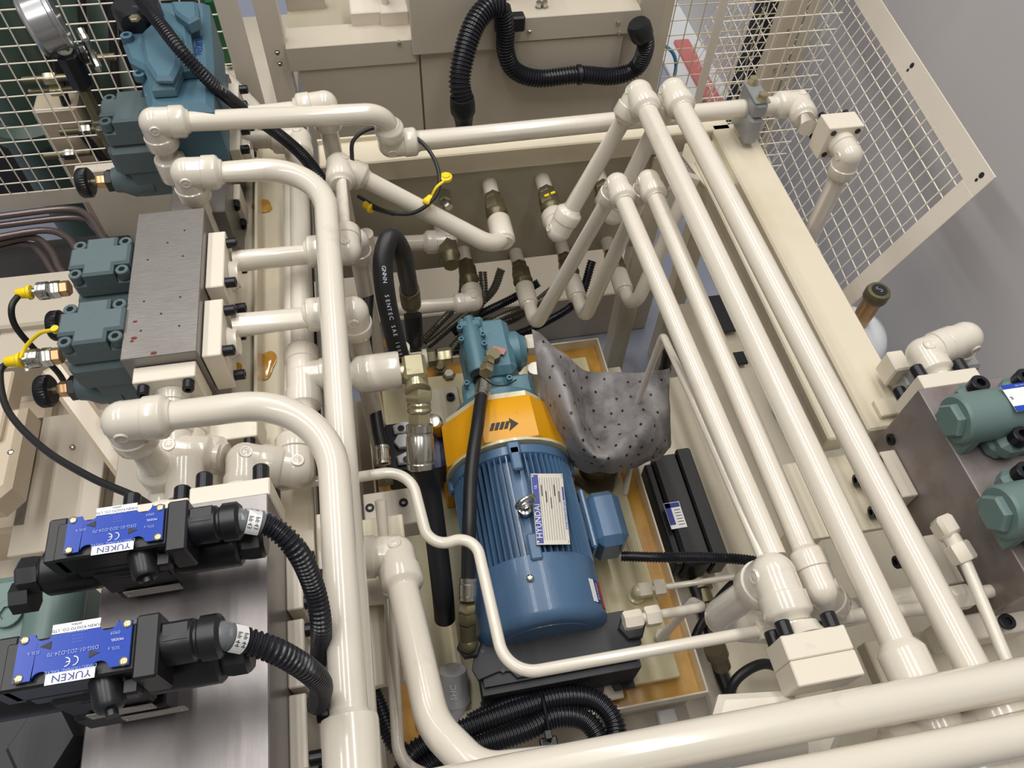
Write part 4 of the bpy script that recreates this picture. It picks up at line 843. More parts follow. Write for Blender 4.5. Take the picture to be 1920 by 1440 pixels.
for i0 in range(4, ny-3, 6):
    for j0 in range(4+(i0//6 % 2)*3, nx-3, 6):
        i, j = i0+rnd.randint(-1,1), j0+rnd.randint(-1,1); p = S[i][j]; nn = (S[i][j+1]-S[i][j-1]).cross(S[i+1][j]-S[i-1][j]).normalized(); nn = nn if nn.dot(C0-p) > 0 else -nn
        g.lathe(p+nn*.0002, nn, [(0,.0030),(.0010,.0030)], 8)
oh = obj('perforations', g, INKK, cl); oh['kind'] = 'stuff'
fb_ = thing('breather_filler', 'bronze filler flange peeking out under the cloth', 'filler', W(1120,890,.47)); g = G(); g.lathe(W(1112,885,.47), Z_, [(0,.045),(.012,.045),(.014,.034),(.05,.033),(.055,.038),(.065,.038)], 26); obj('filler_neck', g, BRONZE, fb_)
g = G(); g.prism([(-.05,-.01),(-.02,-.045),(.03,-.045),(.055,0),(.03,.04),(-.03,.04)], W(1115,893,.473), X_, Y_, .01, .003); obj('filler_flange', g, BRONZE, fb_)
# ================================================================ black valve unit on the side tank
bu = thing('control_box', 'long black control unit with blue and white label right of the tray', 'controller', Vector((.56,.65,.37)))
g = G(); g.box(Vector((.555,.655,.415)), .06, .27, .085, .006); g.box(Vector((.60,.655,.43)), .035, .28, .07, .004); g.box(Vector((.517,.655,.41)), .02, .25, .06, .004); obj('unit_body', g, BLACK, bu)
g = G(); g.lathe(Vector((.555,.50,.41)), -Y_, [(0,.025),(.02,.025),(.022,.018),(.05,.018),(.052,.012),(.08,.012)], 20); obj('end_cap', g, BRONZE, bu)
lc_ = W(1266,966,.459); g = G(); g.box(lc_, .036, .062, .0008); obj('label', g, WHITE, bu)
g = G(); g.box(lc_+Vector((-.011,.004,.0006)), .013, .052, .0004); g.box(lc_+Vector((0,.024,.0006)), .033, .011, .0004); obj('label_print', g, NAVY, bu)
g = G()
for k in range(6): g.box(lc_+Vector((.008,.012-.007*k,.0006)), .014, .0014, .0004)
obj('label_lines', g, INKK, bu)
for k,(pts_,r_,lb) in enumerate((([(1300,1090,.42),(1330,1180,.40),(1350,1260,.38),(1390,1350,.37)],.013,'black hose running down from the control unit'),([(1390,1080,.50),(1350,1120,.46),(1310,1180,.42),(1290,1240,.40)],.009,'black hose behind the large falling cream pipe'),([(1360,1330,.42),(1380,1275,.46),(1430,1245,.46),(1480,1260,.42)],.010,'black hose curling under the front flange block'),([(1290,1300,.30),(1305,1370,.30)],.016,'short black pipe below the tray corner'))):
    hose(lb, [W(*q_) for q_ in pts_], r_)
g = G(); g.lathe(W(1340,1215,.50), W(1352,1245,.47)-W(1340,1215,.50), [(0,.022),(.02,.022),(.022,.018),(.05,.017)], 20); single('hose_ferrule', g, BRONZE, 'brass hose ferrule below the large hooked cream pipe', 'fitting')
g = G(); g.lathe(W(1247,690,.62), W(1252,665,.66)-W(1247,690,.62), [(-.03,.014),(0,.014),(.0,.0125),(.05,.0125),(.055,.010)], 18); single('rubber_boot', g, BLACK, 'black rubber boot at the right edge of the cloth', 'cap')
rt = thing('cable_clip', 'small black clip beside the thin tube, left of the badge elbow', 'clip', W(703,1205,.70)); g = G(); g.box(W(703,1205,.70), .02, .02, .02, .004); g.lathe(W(712,1200,.72), X_, [(-.006,.008),(.006,.008)], 12); obj('clip_body', g, BLACK, rt)
g = G(); g.box(W(1250,1345,.40), .04, .03, .02, .003); single('small_connector', g, ALU, 'small grey connector with clip below the tray front', 'connector')
# test hose ring
tr_ = thing('test_hose', 'thin black test hose loop with yellow caps above the tank ports', 'hose', W(740,390,.86))
g = G(); g.sweep(smooth([W(660,300,1.0),W(662,265,1.0),W(690,243,1.0),W(735,238,1.0),W(785,262,.99),W(815,300,.97),W(824,345,.95),W(808,378,.93),W(770,400,.91),W(720,395,.90),W(672,368,.89)],10), .0042, 10); g.sweep(smooth([W(740,402,.89),W(705,392,.89),W(690,385,.89)],8), .0042, 10); obj('hose_tube', g, RUB, tr_)
g = G(); g.lathe(W(684,383,.89), (W(698,392,.89)-W(684,383,.89)), [(0,.008),(.014,.0085),(.018,.011),(.022,.009)], 14); obj('yellow_ferrule', g, YELP, tr_); g = G(); g.lathe(W(797,383,.925), W(810,370,.93)-W(797,383,.925), [(0,.007),(.004,.010),(.02,.0085)], 14); obj('yellow_ferrule', g, YELP, tr_)
g = G(); g.lathe(W(836,335,.95), Z_, [(0,.013),(.006,.013),(.008,.008),(.010,.008)], 18); g.sweep(smooth([W(832,340,.955),W(818,352,.95),W(808,372,.93)],6), .003, 8); obj('yellow_cap', g, YELP, tr_)
g = G(); g.ball(W(838,330,.97), .0001); 
# ================================================================ left steel manifold with pressure valves
mb = thing('steel_manifold', 'bare scratched steel manifold block on the left shelf', 'manifold', Vector((-.37,.94,.86)))
g = G(); g.box(Vector((-.369,.937,.9525)), .112, .320, .195, .0015); mbo = obj('block_body', g, STEEL, mb)
for px,py,r_ in ((253,603,.003),(251,634,.004),(288,662,.004),(247,640,.0025)): g = G(); g.prism([(-r_,-r_*.6),(r_*.8,-r_*.8),(r_*1.3,.001),(r_*.2,r_*.7),(-r_*.9,r_*.5)], W(px,py,1.0499), X_, Y_, .0005); obj('rust_spot', g, mat('rust',(110,50,30),.8), mbo)
for px,py in ((346,432),(343,480),(314,455),(277,487),(338,557),(270,565),(302,588),(336,611),(264,620)): g = G(); g.lathe(W(px,py,1.0501), Z_, [(0,.0018),(.0004,.0018)], 10); obj('gauge_dimple', g, DARK, mb)
def side_flange(lab, px, py, z, size, th, axis, hh, r, x=None, y=None, **k):
    c = W(px,py,z); 
    if x is not None: c.x = x
    if y is not None: c.y = y
    return flange(lab, c, axis, Z_, size, th, r, hh=hh, **k)
for lab,pa,pb in (('cream flange on the upper right side of the left steel manifold',432,540),('cream flange on the lower right side of the left steel manifold',558,668)):
    ya, yb2 = W(418,pa,1.03).y, W(410,pb,1.03).y
    flange(lab, Vector((-.312,(ya+yb2)/2,.985)), X_, Z_, abs(ya-yb2)*.96, .030, .0205, hh=.092, sr=.0088, sh=.017)
fa = flange('cream flange on the front face of the left steel manifold', Vector((-.366,.776,.985)), -Y_, Z_, .092, .030, .0205, hh=.09, sr=.0088, sh=.016)
run('steel_pipe', 'short cream pipe from the front flange of the left steel manifold', [Vector((-.366,.745,.985)), Vector((-.366,.655,.97)), Vector((-.30,.64,.96))], R42, el=(1,))
def relief_valve(lab, top, s=1.0, knob=True, knob_px=None, tm=TEAL, coup=True):
    """cast pressure valve: top = centre of the cap"""
    rt = thing('pressure_valve', lab, 'valve', top-Z_*.17*s)
    g = G(); P = [(-.047,-.022),(-.024,-.022),(-.024,-.042),(.024,-.042),(.024,-.022),(.047,-.022),(.047,.022),(.024,.022),(.024,.042),(-.024,.042),(-.024,.022),(-.047,.022)]
    g.prism([(a*s,b*s) for a,b in P], top-Z_*.030*s, X_, Y_, .030*s, .004*s); g.box(top-Z_*.038*s, .094*s, .084*s, .034*s, .006*s); cpo = obj('cap', g, tm, rt)
    g = G(); g.box(top-Z_*.085*s, .108*s, .094*s, .062*s, .010*s); g.box(top-Z_*.135*s+X_*.012*s, .105*s, .088*s, .075*s, .012*s); g.box(top-Z_*.10*s-X_*.045*s, .03*s, .05*s, .05*s, .01*s); obj('valve_body', g, tm, rt)
    for a in (-1,1):
        for b in (-1,1): screw('cap', cpo, top+Vector((a*.036*s,b*.032*s,-.021*s)), Z_, .0105*s, .016*s, tm)
    if knob:
        kc = top+Vector((-.062,-.012,-.145))*s
        g = G(); g.lathe(kc, -X_, [(-.06*s,.034*s),(-.02*s,.033*s),(.0,.024*s),(.012*s,.022*s)], 26); obj('bonnet', g, tm, rt)
        nutpart('lock_nut', kc-X_*.012*s, -X_, .013*s, .021*s, BLACK, rt); nutpart('hex_sleeve', kc-X_*.025*s, -X_, .018*s, .013*s, COPPER, rt)
        g = G(); g.lathe(kc-X_*.043*s, -X_, [(0,.006*s),(.025*s,.006*s)], 14); obj('brass_stem', g, BRASS, rt)
        g = G(); n = 72; pr = [(0,.022),(.004,.027),(.018,.027),(.022,.024),(.022,.017),(.012,.015)]
        vs = []; 
        for t,r_ in pr:
            for k in range(n):
                a = 2*math.pi*k/n; rr = r_*(1-.05*(k%2)) if r_ > .025 else r_; vs.append(kc-X_*(.052+t)*s+(Y_*math.cos(a)+Z_*math.sin(a))*rr*s)
        m_ = len(pr); fs = [(j*n+k,j*n+(k+1)%n,(j+1)*n+(k+1)%n,(j+1)*n+k) for j in range(m_-1) for k in range(n)]+[tuple(range(n)),tuple((m_-1)*n+k for k in range(n))]
        g.add(vs, fs); obj('hand_knob', g, BLACK, rt)
    screw('cap', rt, top+Vector((.03,-.040,-.13))*s, -Y_, .009*s, .008*s, tm)
    return rt
tA, tB, tC = W(186,478,1.06), W(170,600,1.06), W(240,196,1.07)
relief_valve('dark teal pressure valve against the far end of the left steel manifold', tA, 1.0)
relief_valve('dark teal pressure valve against the near end of the left steel manifold', tB, 1.02)
relief_valve('dark teal pressure valve with black knob under the blue valve', tC, 1.12)
def test_point(lab, p, labh, hosepts, cap=None):
    rt = thing('test_coupling', lab, 'fitting', p-Z_*.015)
    nutpart('hex_base', p, -X_, .014, .014, COPPER, rt); nutpart('hex_body', p-X_*.014, -X_, .018, .0155, CHROME, rt)
    g = G(); g.lathe(p-X_*.032, -X_, [(0,.014),(.002,.0155),(.006,.0155),(.007,.0145),(.009,.0155),(.018,.0155),(.02,.013),(.021,.006),(.026,.006),(.027,.007),(.031,.0055),(.038,.0055)], 24); obj('knurled_sleeve', g, CHROME, rt)
    h = thing('test_hose', labh, 'hose', min(hosepts, key=lambda q: q.z)); q = p-X_*.062
    g = G(); g.lathe(q, -X_, [(0,.012),(.004,.013),(.007,.010),(.022,.0085),(.024,.007)], 18); obj('yellow_ferrule', g, YELP, h)
    g = G(); g.sweep(smooth([q-X_*.018]+hosepts,10), .0052, 12); obj('hose_tube', g, RUB, h)
    if cap:
        g = G(); g.sweep(smooth(cap,8), .0032, 8); g.lathe(cap[-1], Z_, [(-.004,.006),(.004,.006)], 12); obj('cap_strap', g, YELP, h)
    return rt
tp1 = W(122,541,.985)+X_*.008; tp2 = W(100,668,.985)+X_*.014
test_point('zinc test coupling on the farther dark teal valve', tp1, 'thin black test hose with yellow ferrule, from the upper test coupling', [W(22,575,.985), W(28,610,.96), W(60,650,.92), W(110,700,.86), W(130,740,.80)])
test_point('zinc test coupling on the nearer dark teal valve', tp2, 'thin black test hose with yellow strap, running down to the solenoid valves', [W(0,700,.98), W(15,770,.99), W(80,840,1.02), W(170,895,1.07), W(250,930,1.10), W(290,955,1.12)], [W(38,672,.99), W(50,648,1.0), W(75,625,1.02), W(104,618,1.04)])
# ================================================================ rear-left valve stack
rs = thing('steel_manifold', 'smaller steel manifold between the cream flanges behind the first bridging pipe', 'manifold', Vector((-.33,1.35,.85)))
g = G(); g.box(Vector((-.345,1.36,.92)), .10, .42, .14, .0015); obj('block_body', g, STEEL, rs)
g = G(); g.box(W(412,185,1.0)-Z_*.02, .035, .16, .05, .002); obj('adapter_block', g, STEELB, rs)
flange('cream flange with black screws, behind the first bridging pipe', Vector((-.295,1.375,.945)), X_, Z_, .085, .022, .0205, hh=.08, sr=.009, sh=.016)
flange('cream flange with black screws, nearest the corrugated conduit', Vector((-.295,1.49,.965)), X_, Z_, .075, .022, None, hh=.08, sr=.009, sh=.016)
f9 = flange('cream flange hanging between the two bridging pipe elbows', W(385,290,.96)-X_*.01, -Y_, Z_, .085, .028, .0205, hh=.09, sr=.0095, sh=.017)
f10 = flange('cream flange with two black screws behind the middle elbow', W(425,372,.905), -Y_, Z_, .07, .045, None, hh=.07, sr=.009, sh=.016)
f11 = flange('cream block beneath the front pipe elbow with a black screw', Vector((-.30,.735,.90)), -Y_, Z_, .10, .05, None, hh=.07, sr=.009, sh=.014)
run('steel_pipe', 'short cream pipe from the hanging flange down behind the middle elbow', [W(385,300,.96), W(385,325,.95), V(W(385,325,.95),.88)], R42*.9, el=(1,))
# blue valve
bv = thing('solenoid_relief_valve', 'large blue cast valve at the top left with corrugated conduit', 'valve', W(320,150,1.0)-Z_*.05)
c_ = W(310,90,1.15)
def cover(nm, px, th, z, m, b=.006):
    P = [W(a,b_,z) for a,b_ in px]; o = Vector((0,0,z-th)); g = G(); g.prism([(q.x,q.y) for q in P], o, X_, Y_, th, b); return obj(nm, g, m, bv)
cover('valve_body', [(240,0),(390,0),(398,110),(398,200),(275,200),(262,150),(235,75)], .13, 1.13, TEAL2, .012)
cover('front_cover', [(226,50),(300,8),(352,40),(365,125),(338,128),(325,160),(282,163),(268,125),(240,110),(228,80)], .03, 1.155, TEAL2, .008)
cover('cover_dome', [(262,60),(300,25),(340,60),(335,120),(322,145),(290,145),(270,115)], .018, 1.172, TEAL2, .007)
cover('lower_cover', [(272,160),(388,135),(396,198),(280,200)], .05, 1.11, TEAL2, .008)
cover('top_ridge', [(318,0),(368,0),(372,30),(352,40),(325,20)], .03, 1.175, TEAL2, .006)
for px,py,z in ((240,74,1.156),(264,145,1.13),(350,140,1.13),(286,184,1.112),(342,180,1.112)): screw('cap', bv, W(px,py,z)-Z_*.004, Z_, .0115, .014, TEAL2)
pI = W(368,60,1.18); text('lettering', 'YUKEN', .020, W(372,85,1.131), -Y_, X_, NAVY, bv, .001)
g = G(); g.box(W(388,130,1.06), .004, .08, .09, .001); obj('nameplate', g, PLATE, bv)
g = G(); sc_ = W(255,25,1.17); g.lathe(sc_-Z_*.02, Z_, [(0,.040),(.035,.040),(.042,.034)], 28); g.box(sc_+X_*.02, .05, .05, .05, .008); g.lathe(sc_-Y_*.0, -Y_, [(0,.025),(.045,.022)], 22); obj('solenoid_coil', g, BLACK, bv)
nutpart('brass_nut', W(254,37,1.20), Z_, .006, .010, BRASS, bv)
corr('corrugated_conduit', 'black corrugated conduit from the blue valve, passing under the bridging pipes', [W(250,-20,1.23),W(300,45,1.22),W(348,105,1.19),W(410,168,1.12),W(470,215,1.0),W(530,258,.985),W(575,300,.98),W(610,352,.96),W(625,400,.92)], .0125, period=.0056)
# gauge
gb0 = W(197,250,1.02); ga = thing('pressure_gauge', 'silver pressure gauge with needle valve and black sleeve at the top left corner', 'gauge', gb0)
zz = lambda py: zat(gb0, py)
g = G(); g.box(V(gb0,zz(238)), .026, .026, .045, .005); g.lathe(V(gb0,zz(250)-.03), Z_, [(0,.012),(.04,.012)], 16); obj('base_elbow', g, BRONZE, ga)
g = G(); g.lathe(V(gb0,zz(236)), Z_, [(0,.015),(.004,.016),(.01,.013)], 20); obj('white_seal', g, CHROME, ga)
g = G(); g.lathe(V(gb0,zz(230)), Z_, [(0,.0115),(zz(165)-zz(230),.0115)], 6); obj('hex_stem', g, BRONZE, ga)
zb0, zb1 = zz(166), zz(98); g = G(); g.lathe(V(gb0,zb0), Z_, [(0,.012),(.008,.019),((zb1-zb0)*.95,.0205),((zb1-zb0),.017)], 8); obj('valve_sleeve', g, BLACK, ga)
g = G(); g.lathe(V(gb0,zb1), Z_, [(0,.011),(.004,.013),(.01,.011)], 18); obj('white_seal', g, WHITE, ga)
g = G(); g.box(V(gb0,zz(82)), .02, .02, zz(70)-zz(95), .003); obj('gauge_stem', g, BRONZE, ga)
vc = W(142,72,zz(100)); g = G(); kx = (X_*.8+Y_*.3-Z_*.0).normalized(); g.lathe(V(gb0,zz(108)), kx, [(0,.012),(.02,.012),(.022,.017),(.030,.016)], 20); obj('valve_bonnet', g, BLACK, ga)
k0 = V(gb0,zz(104))+kx*.034; g = G(); u_, v_ = perp(kx); g.lathe(k0-kx*.004, kx, [(0,.010),(.014,.008)], 18)
for t in range(4): d = u_*math.cos(t*math.pi/2+.5)+v_*math.sin(t*math.pi/2+.5); g.box(k0+kx*.004+d*.020, .044, .017, .013, .004, d, kx.cross(d), kx)
obj('cross_handle', g, CHROME, ga)
gc = V(gb0,zz(40))-X_*.006; gx = (X_*.93+Y_*.30+Z_*.12).normalized(); g = G(); g.lathe(gc-gx*.030, gx, [(0,.045),(.003,.049),(.006,.047),(.008,.044),(.040,.044),(.042,.048),(.048,.048),(.050,.042)], 40); obj('gauge_case', g, mat('satin_steel',(185,185,188),.28,metal=.8), ga)
g = G(); g.lathe(gc+gx*.0195, gx, [(0,.042),(.001,.042)], 36); obj('gauge_glass', g, mat('gauge_glass',(200,205,210),.05,coat=1), ga)
# ================================================================ steel block and solenoid valves, front left
sb = thing('valve_manifold', 'polished steel valve manifold under the two solenoid valves', 'manifold', Vector((-.27,.30,.85)))
g = G(); g.box(Vector((-.268,.262,1.045)), .176, .370, .27, .0015); obj('block_body', g, STEELB, sb)
g = G(); g.box(Vector((-.268,.23,.89)), .15, .30, .05, .002); obj('block_foot', g, CREAM2, sb)
f = flange('cream flange on the far end of the valve manifold with black screws', Vector((-.225,.447,1.13)), Y_, Z_, .092, .024, .0205, hh=.09, sr=.0098, sh=.022)
f = flange('cream flange behind the upper solenoid valve', Vector((-.315,.447,1.12)), Y_, Z_, .08, .018, .0205, hh=.09, sr=.0098, sh=.020)
for k,(yy,lb) in enumerate(((.375,'farthest cream flange on the right side of the valve manifold'),(.285,'middle cream flange on the right side of the valve manifold'),(.20,'nearest cream flange on the right side of the valve manifold'))):
    flange(lb, Vector((-.180,yy,1.045)), X_, Z_, .078, .020, .0165 if k < 2 else None, hh=.085, sr=.0082, sh=.014)
g = G(); g.box(Vector((-.10,.42,.85)), .12, .26, .012, .002); g.box(Vector((-.165,.30,.84)), .01, .5, .12, .002); single('support_plate', g, CREAM2, 'cream support plate beside the valve manifold under the thick pipes', 'plate')
BLUTAG = BLUEL
def solenoid_valve(lab, pc, extra, hp, hlab, mark):
    """pc: centre of the blue name cover (top face)"""
    rt = thing('solenoid_valve', lab, 'valve', V(pc,pc.z-.12)); x0_, y0_, zt = pc; P = lambda x,y,z: Vector((x0_+x,y0_+y,zt+z))
    g = G(); g.box(P(-.004,-.003,-.017), .104, .040, .030, .002); g.box(P(-.056,.0,-.02), .018, .046, .034, .002); g.box(P(.056,-.004,-.022), .020, .054, .042, .002); g.box(P(-.004,0,-.040), .09, .046, .02, .003); obj('terminal_box', g, BLACK, rt)
    # blue cover with round notches
    def arc(cx, cy, r, a0, a1, n=8): return [(cx+r*math.cos(a0+(a1-a0)*k/n), cy+r*math.sin(a0+(a1-a0)*k/n)) for k in range(n+1)]
    O = [(-.0445,-.0185),(-.030,-.0185)]+arc(-.0235,-.0200,.0075,math.pi*.95,math.pi*.15)+[(-.0155,-.0225),(.014,-.0225)]+arc(.0215,-.0190,.0075,math.pi*.9,math.pi*.05)+[(.031,-.0185),(.0445,-.0185),(.0445,.0185),(.034,.0185)]+arc(.0255,.0205,.0078,0,-math.pi*.9)+[(.0175,.0235),(-.017,.0235)]+arc(-.0245,.0200,.0075,-.1,-math.pi*.95)+[(-.033,.0185),(-.0445,.0185)]
    g = G(); g.prism(O, P(0,0,0), X_, Y_, .0022); nco = obj('name_cover', g, BLUEL, rt, label='bright blue printed cover plate')
    g = G(); g.box(P(.0,-.0200,.0024), .038, .0090, .0004); obj('white_tag', g, WHITE, nco); g = G(); g.box(P(.0,.0205,.0024), .038, .0080, .0004); obj('white_tag', g, WHITE, nco)
    for a,b in ((-.040,.0155),(.0405,.0155),(-.040,-.0155),(.0405,-.0155)): screw('round', nco, P(a,b,.0022), Z_, .0038, .0035, BRASS)
    u, v = -X_, -Y_; T = lambda s,sz,x,y,m,sx=1: text('lettering', s, sz, P(x,y,.00265), u, v, m, nco, .0003, sx=sx)
    T('YUKEN', .0082, .001, -.0200, NAVY, 1.15); T('YUKEN KOGYO CO., LTD.', .0034, 0, .0190, INK); T('JAPAN', .0028, 0, .0226, INK)
    T('MADE IN JAPAN', .0022, .002, .0160, INKB); T('DIRECTIONAL VALVE', .0042, .0, -.0148, INKB); T('DSG-01-2D2-D24-70', .0046, -.0, -.0000, INKB)
    T('MODEL', .0030, .034, .0035, INKW); T('SOL a', .0038, .032, -.0035, INKB); T('SOL b', .0038, -.031, .0035, INKB); T('0909', .0040, .032, .0095, INKB)
    for i in range(3): T('- - - - -', .0028, .002, .0125-.0028*i, INKB)
    for cx,a0 in ((.0012,0),(-.0052,1)):        # the C and E of the CE mark
        g = G(); n = 10; pts = [P(cx+.0036*math.cos(t),-.0082+.0036*math.sin(t),.0026) for t in [-math.pi*.5+math.pi*k/n for k in range(n+1)]]
        g.sweep(pts, .0005, 6)
        if a0: g.sweep([P(cx+.0034,-.0082,.0026), P(cx+.0008,-.0082,.0026)], .0005, 6)
        obj('ce_mark', g, INKW, nco)
    for cx,cy in ((-.0225,.0075),(.0170,-.0052)):
        g = G(); g.prism([(-.0042,-.0028),(.0042,.0005),(-.0042,.0036)] if cx > 0 else [(.0042,-.0030),(.0042,.0036),(-.0046,.0004)], P(cx,cy,.0022), X_, Y_, .0005); obj('warning_triangle', g, INKK, nco)
    # body and solenoids
    zc = -.068
    g = G(); g.box(P(.0,-.002,zc), .074, .048, .046, .003); g.box(P(.0,-.002,-.098), .060, .050, .018, .002); g.box(P(.010,-.0262,zc+.010), .045, .004, .016, .001); obj('valve_body', g, BLKM, rt)
    if extra: g = G(); g.box(P(.0,-.002,-.120), .080, .050, .036, .002); obj('modular_plate', g, BLKM, rt)
    for k in range(2 if extra else 1):
        g = G(); cc = P(.006+.02*k,-.0285,-.092-.026*k); g.box(cc, .056, .0016, .014, .0003); o_ = obj('rating_plate', g, PLATE, rt)
        for s in (-1,1): screw('round', o_, cc+X_*s*.024-Y_*.001, -Y_, .0018, .0014, CHROME)
    for s in (-1,1):
        g = G(); L_ = .062 if s > 0 else .052; g.lathe(P(s*.036,-.002,zc), X_*s, [(0,.022),(.004,.0235),(L_,.0235),(L_+.003,.021),(L_+.003,.017),(L_+.008,.017)], 28); g.box(P(s*(.036+L_/2),.008,zc+.010), L_*.9, .028, .03, .006); obj('solenoid_coil', g, BLACK, rt)
        g = G(); g.lathe(P(s*(.036+L_+.006),-.002,zc), X_*s, [(0,.019),(.006,.020),(.018,.020),(.022,.016)], 8); obj('coil_nut', g, BLACK, rt)
        if s < 0: g = G(); g.lathe(P(-.105,-.020,zc-.010), -X_, [(0,.017),(.018,.017)], 8); obj('coil_nut', g, BLACK, rt)
    g = G(); g.lathe(P(.022,-.034,-.020), (X_*.3-Y_).normalized(), [(-.015,.0125),(.008,.0125),(.012,.010),(.013,.005),(.018,.005)], 20); g.box(P(.04,-.030,-.024), .014, .014, .014, .002); obj('front_plug', g, BLACK, rt)
    g = G(); g.lathe(P(.064,-.000,-.020), X_, [(0,.017),(.003,.0185),(.026,.0185),(.028,.0165),(.030,.0165),(.032,.0195),(.046,.0195),(.049,.016)], 12); g.box(P(.078,.004,-.008), .026, .020, .012, .003); obj('cable_gland', g, BLACK, rt)
    q0 = P(.112,-.001,-.018)
    corr('corrugated_conduit', hlab, [P(.100,-.001,-.018), q0]+hp, .0118, period=.0052)
    q1 = (hp[0]-q0)*.95+q0; g = G(); g.sweep([q for q in smooth([P(.100,-.001,-.018), q0]+hp, 14)][8:26], .0126, 20, caps=False); obj('clear_sleeve', g, SLEEVE, rt)
    tg = (q1-q0).normalized(); cc = q0+tg*.012; nn = (C0-cc); nn = (nn-tg*nn.dot(tg)).normalized(); bb = tg.cross(nn)
    g = G(); n = 8; A = [math.radians(-60+120*k/n) for k in range(n+1)]; vs = [cc+tg*s+(nn*math.cos(a)+bb*math.sin(a))*.0136 for s in (-.0065,.0065) for a in A]; g.add(vs, [(k,k+1,k+n+2,k+n+1) for k in range(n)]); obj('wire_marker', g, WHITE, rt)
    for i in range(2): text('lettering', mark, .0062, cc+tg*(-.0032+.0064*i)+nn*.0138, bb, -tg, INKK, rt, .0003)
    return rt
v1 = W(217,993,1.30); v2 = W(140,1222,1.345)
solenoid_valve('upper black solenoid valve with blue cover on the valve manifold', v1, False, [W(505,985,1.27), W(555,1030,1.25), W(588,1100,1.20), W(602,1170,1.16), W(600,1235,1.08)], 'black corrugated conduit curving down from the upper solenoid valve', 'PR43')
solenoid_valve('lower black solenoid valve with blue cover, nearest the viewer', v2, True, [W(455,1200,1.31), W(520,1222,1.29), W(575,1255,1.25), W(602,1285,1.19), W(596,1320,1.12)], 'black corrugated conduit curving away from the lower solenoid valve', 'PR44')
# ================================================================ right manifold and valves
rm = thing('steel_manifold', 'mottled brown steel manifold at the right carrying the green valves', 'manifold', Vector((.92,.37,.86)))
g = G(); g.box(Vector((.922,.373,.955)), .32, .318, .19, .0015); obj('block_body', g, STEELD, rm)
screw('cap', rm, WX(1672,824,.762), -X_, .010, .004, BLKS)
flange('cream flange on the far end of the right manifold', Vector((.825,.532,1.005)), Y_, Z_, .10, .026, .0205, hh=.085, sr=.0105, sh=.022)
for lb,(pa,pb) in (('cream flange on the left side of the right manifold, farther',((1655,850),(1705,945))),('cream flange on the left side of the right manifold, nearer',((1722,1010),(1780,1110)))):
    a_, b_ = W(pa[0]+20,pa[1]-7,.93), W(pb[0]+10,pb[1]-16,.93); y_ = (a_.y+b_.y)/2
    flange(lb, Vector((.762,y_,.888)), -X_, Z_, abs(a_.y-b_.y), .028, None, hh=.085, sr=.0105, sh=.016)
s2_ = W(1735,668,1.02); ee = .535
run('steel_pipe', 'chain of cream elbows behind the far flange of the right manifold', [Vector((s2_.x,.545,1.02)), Vector((s2_.x,.612,1.02)), Vector((s2_.x+.075,.625,1.03)), Vector((s2_.x+.075,.625,.80))], .0200, el=(1,2), L=.040)
g = G(); cq = W(1800,672,.93); g.box(cq-Z_*.02, .06, .05, .05, .006); c2q = thing('pipe_clamp', 'grey cast clamp with bolt beside the far flange of the right manifold', 'clamp', cq-Z_*.05); obj('clamp_body', g, ZINCG, c2q); screw('hex', c2q, cq+Z_*.005, Z_, .011, .016, BRASS)
cl2 = thing('pipe_clamp', 'small cream clamp with black screw at the end of the side beam', 'clamp', Vector((.80,.555,.905))); g = G(); g.box(W(1675,690,.945), .03, .04, .05, .003); obj('clamp_body', g, CREAM3, cl2); g = G(); g.box(W(1700,715,.93), .035, .045, .045, .003); obj('clamp_lower', g, ZINCG, cl2); screw('cap', cl2, W(1673,676,.955), Z_, .0095, .012, BLKS)
def check_valve(lab, hexpx, z, y=None, label_=False):
    h = W(hexpx[0], hexpx[1], z); rt = thing('check_valve', lab, 'valve', V(h,z-.05)+X_*.08)
    g = G(); g.lathe(h-X_*.008, X_, [(0,.023),(.003,.026),(.022,.026)], 6, ph=.5); obj('hex_plug', g, TEAL3, rt)
    g = G(); g.lathe(h+X_*.003, X_, [(0,.033),(.004,.036),(.040,.037),(.26,.037)], 34)
    g.prism([(-.036,-.045),(.036,-.045),(.036,.005),(.028,.012),(-.028,.012),(-.036,.005)], h+X_*.012, Y_, Z_, .022, .004)
    g.box(h+X_*.16-Z_*.030, .22, .105, .034, .010); g.box(h+X_*.165+Z_*.006, .18, .056, .066, .012)
    for a,b in ((.062,.044),(.135,.044),(.075,-.042),(.15,-.042)): g.box(h+X_*a+Y_*b-Z_*.018, .04, .034, .036, .010)
    obj('valve_body', g, TEAL3, rt)
    for a,b in ((.062,.045),(.135,.045),(.075,-.045),(.15,-.045)): screw('cap', rt, h+X_*a+Y_*b+Z_*.000, Z_, .0135, .017, BLKS)
    if label_:
        u = X_; cc = h+X_*.102+Z_*.0395; g = G(); g.box(cc, .075, .044, .0010, .0002); rlo = obj('rating_label', g, WHITE, rt)
        g = G(); g.box(cc-Y_*.0175+Z_*.0006, .075, .009, .0004); g.box(cc+Y_*.0185+Z_*.0006, .075, .007, .0004); obj('label_band', g, BLUEL, rlo)
        text('lettering', 'YUKEN', .0075, cc-Y_*.0175+Z_*.0009, -X_, -Y_, INKW, rlo, .0003); text('lettering', 'MODEL', .004, cc+X_*.02+Y_*.004+Z_*.0006, -X_, -Y_, INK, rlo, .0003); text('lettering', 'MPCV-03', .006, cc-Y_*.004+Z_*.0006, -X_, -Y_, INK, rlo, .0003); text('lettering', 'YUKEN KOGYO CO., LTD.', .003, cc+Y_*.0185+Z_*.0009, -X_, -Y_, INKW, rlo, .0003)
        for s in (-1,1): screw('round', rlo, cc+X_*s*.033, Z_, .003, .002, CHROME)
check_valve('grey-green check valve with hex plug and blue-white label on the right manifold', (1785,788), 1.092, label_=True)
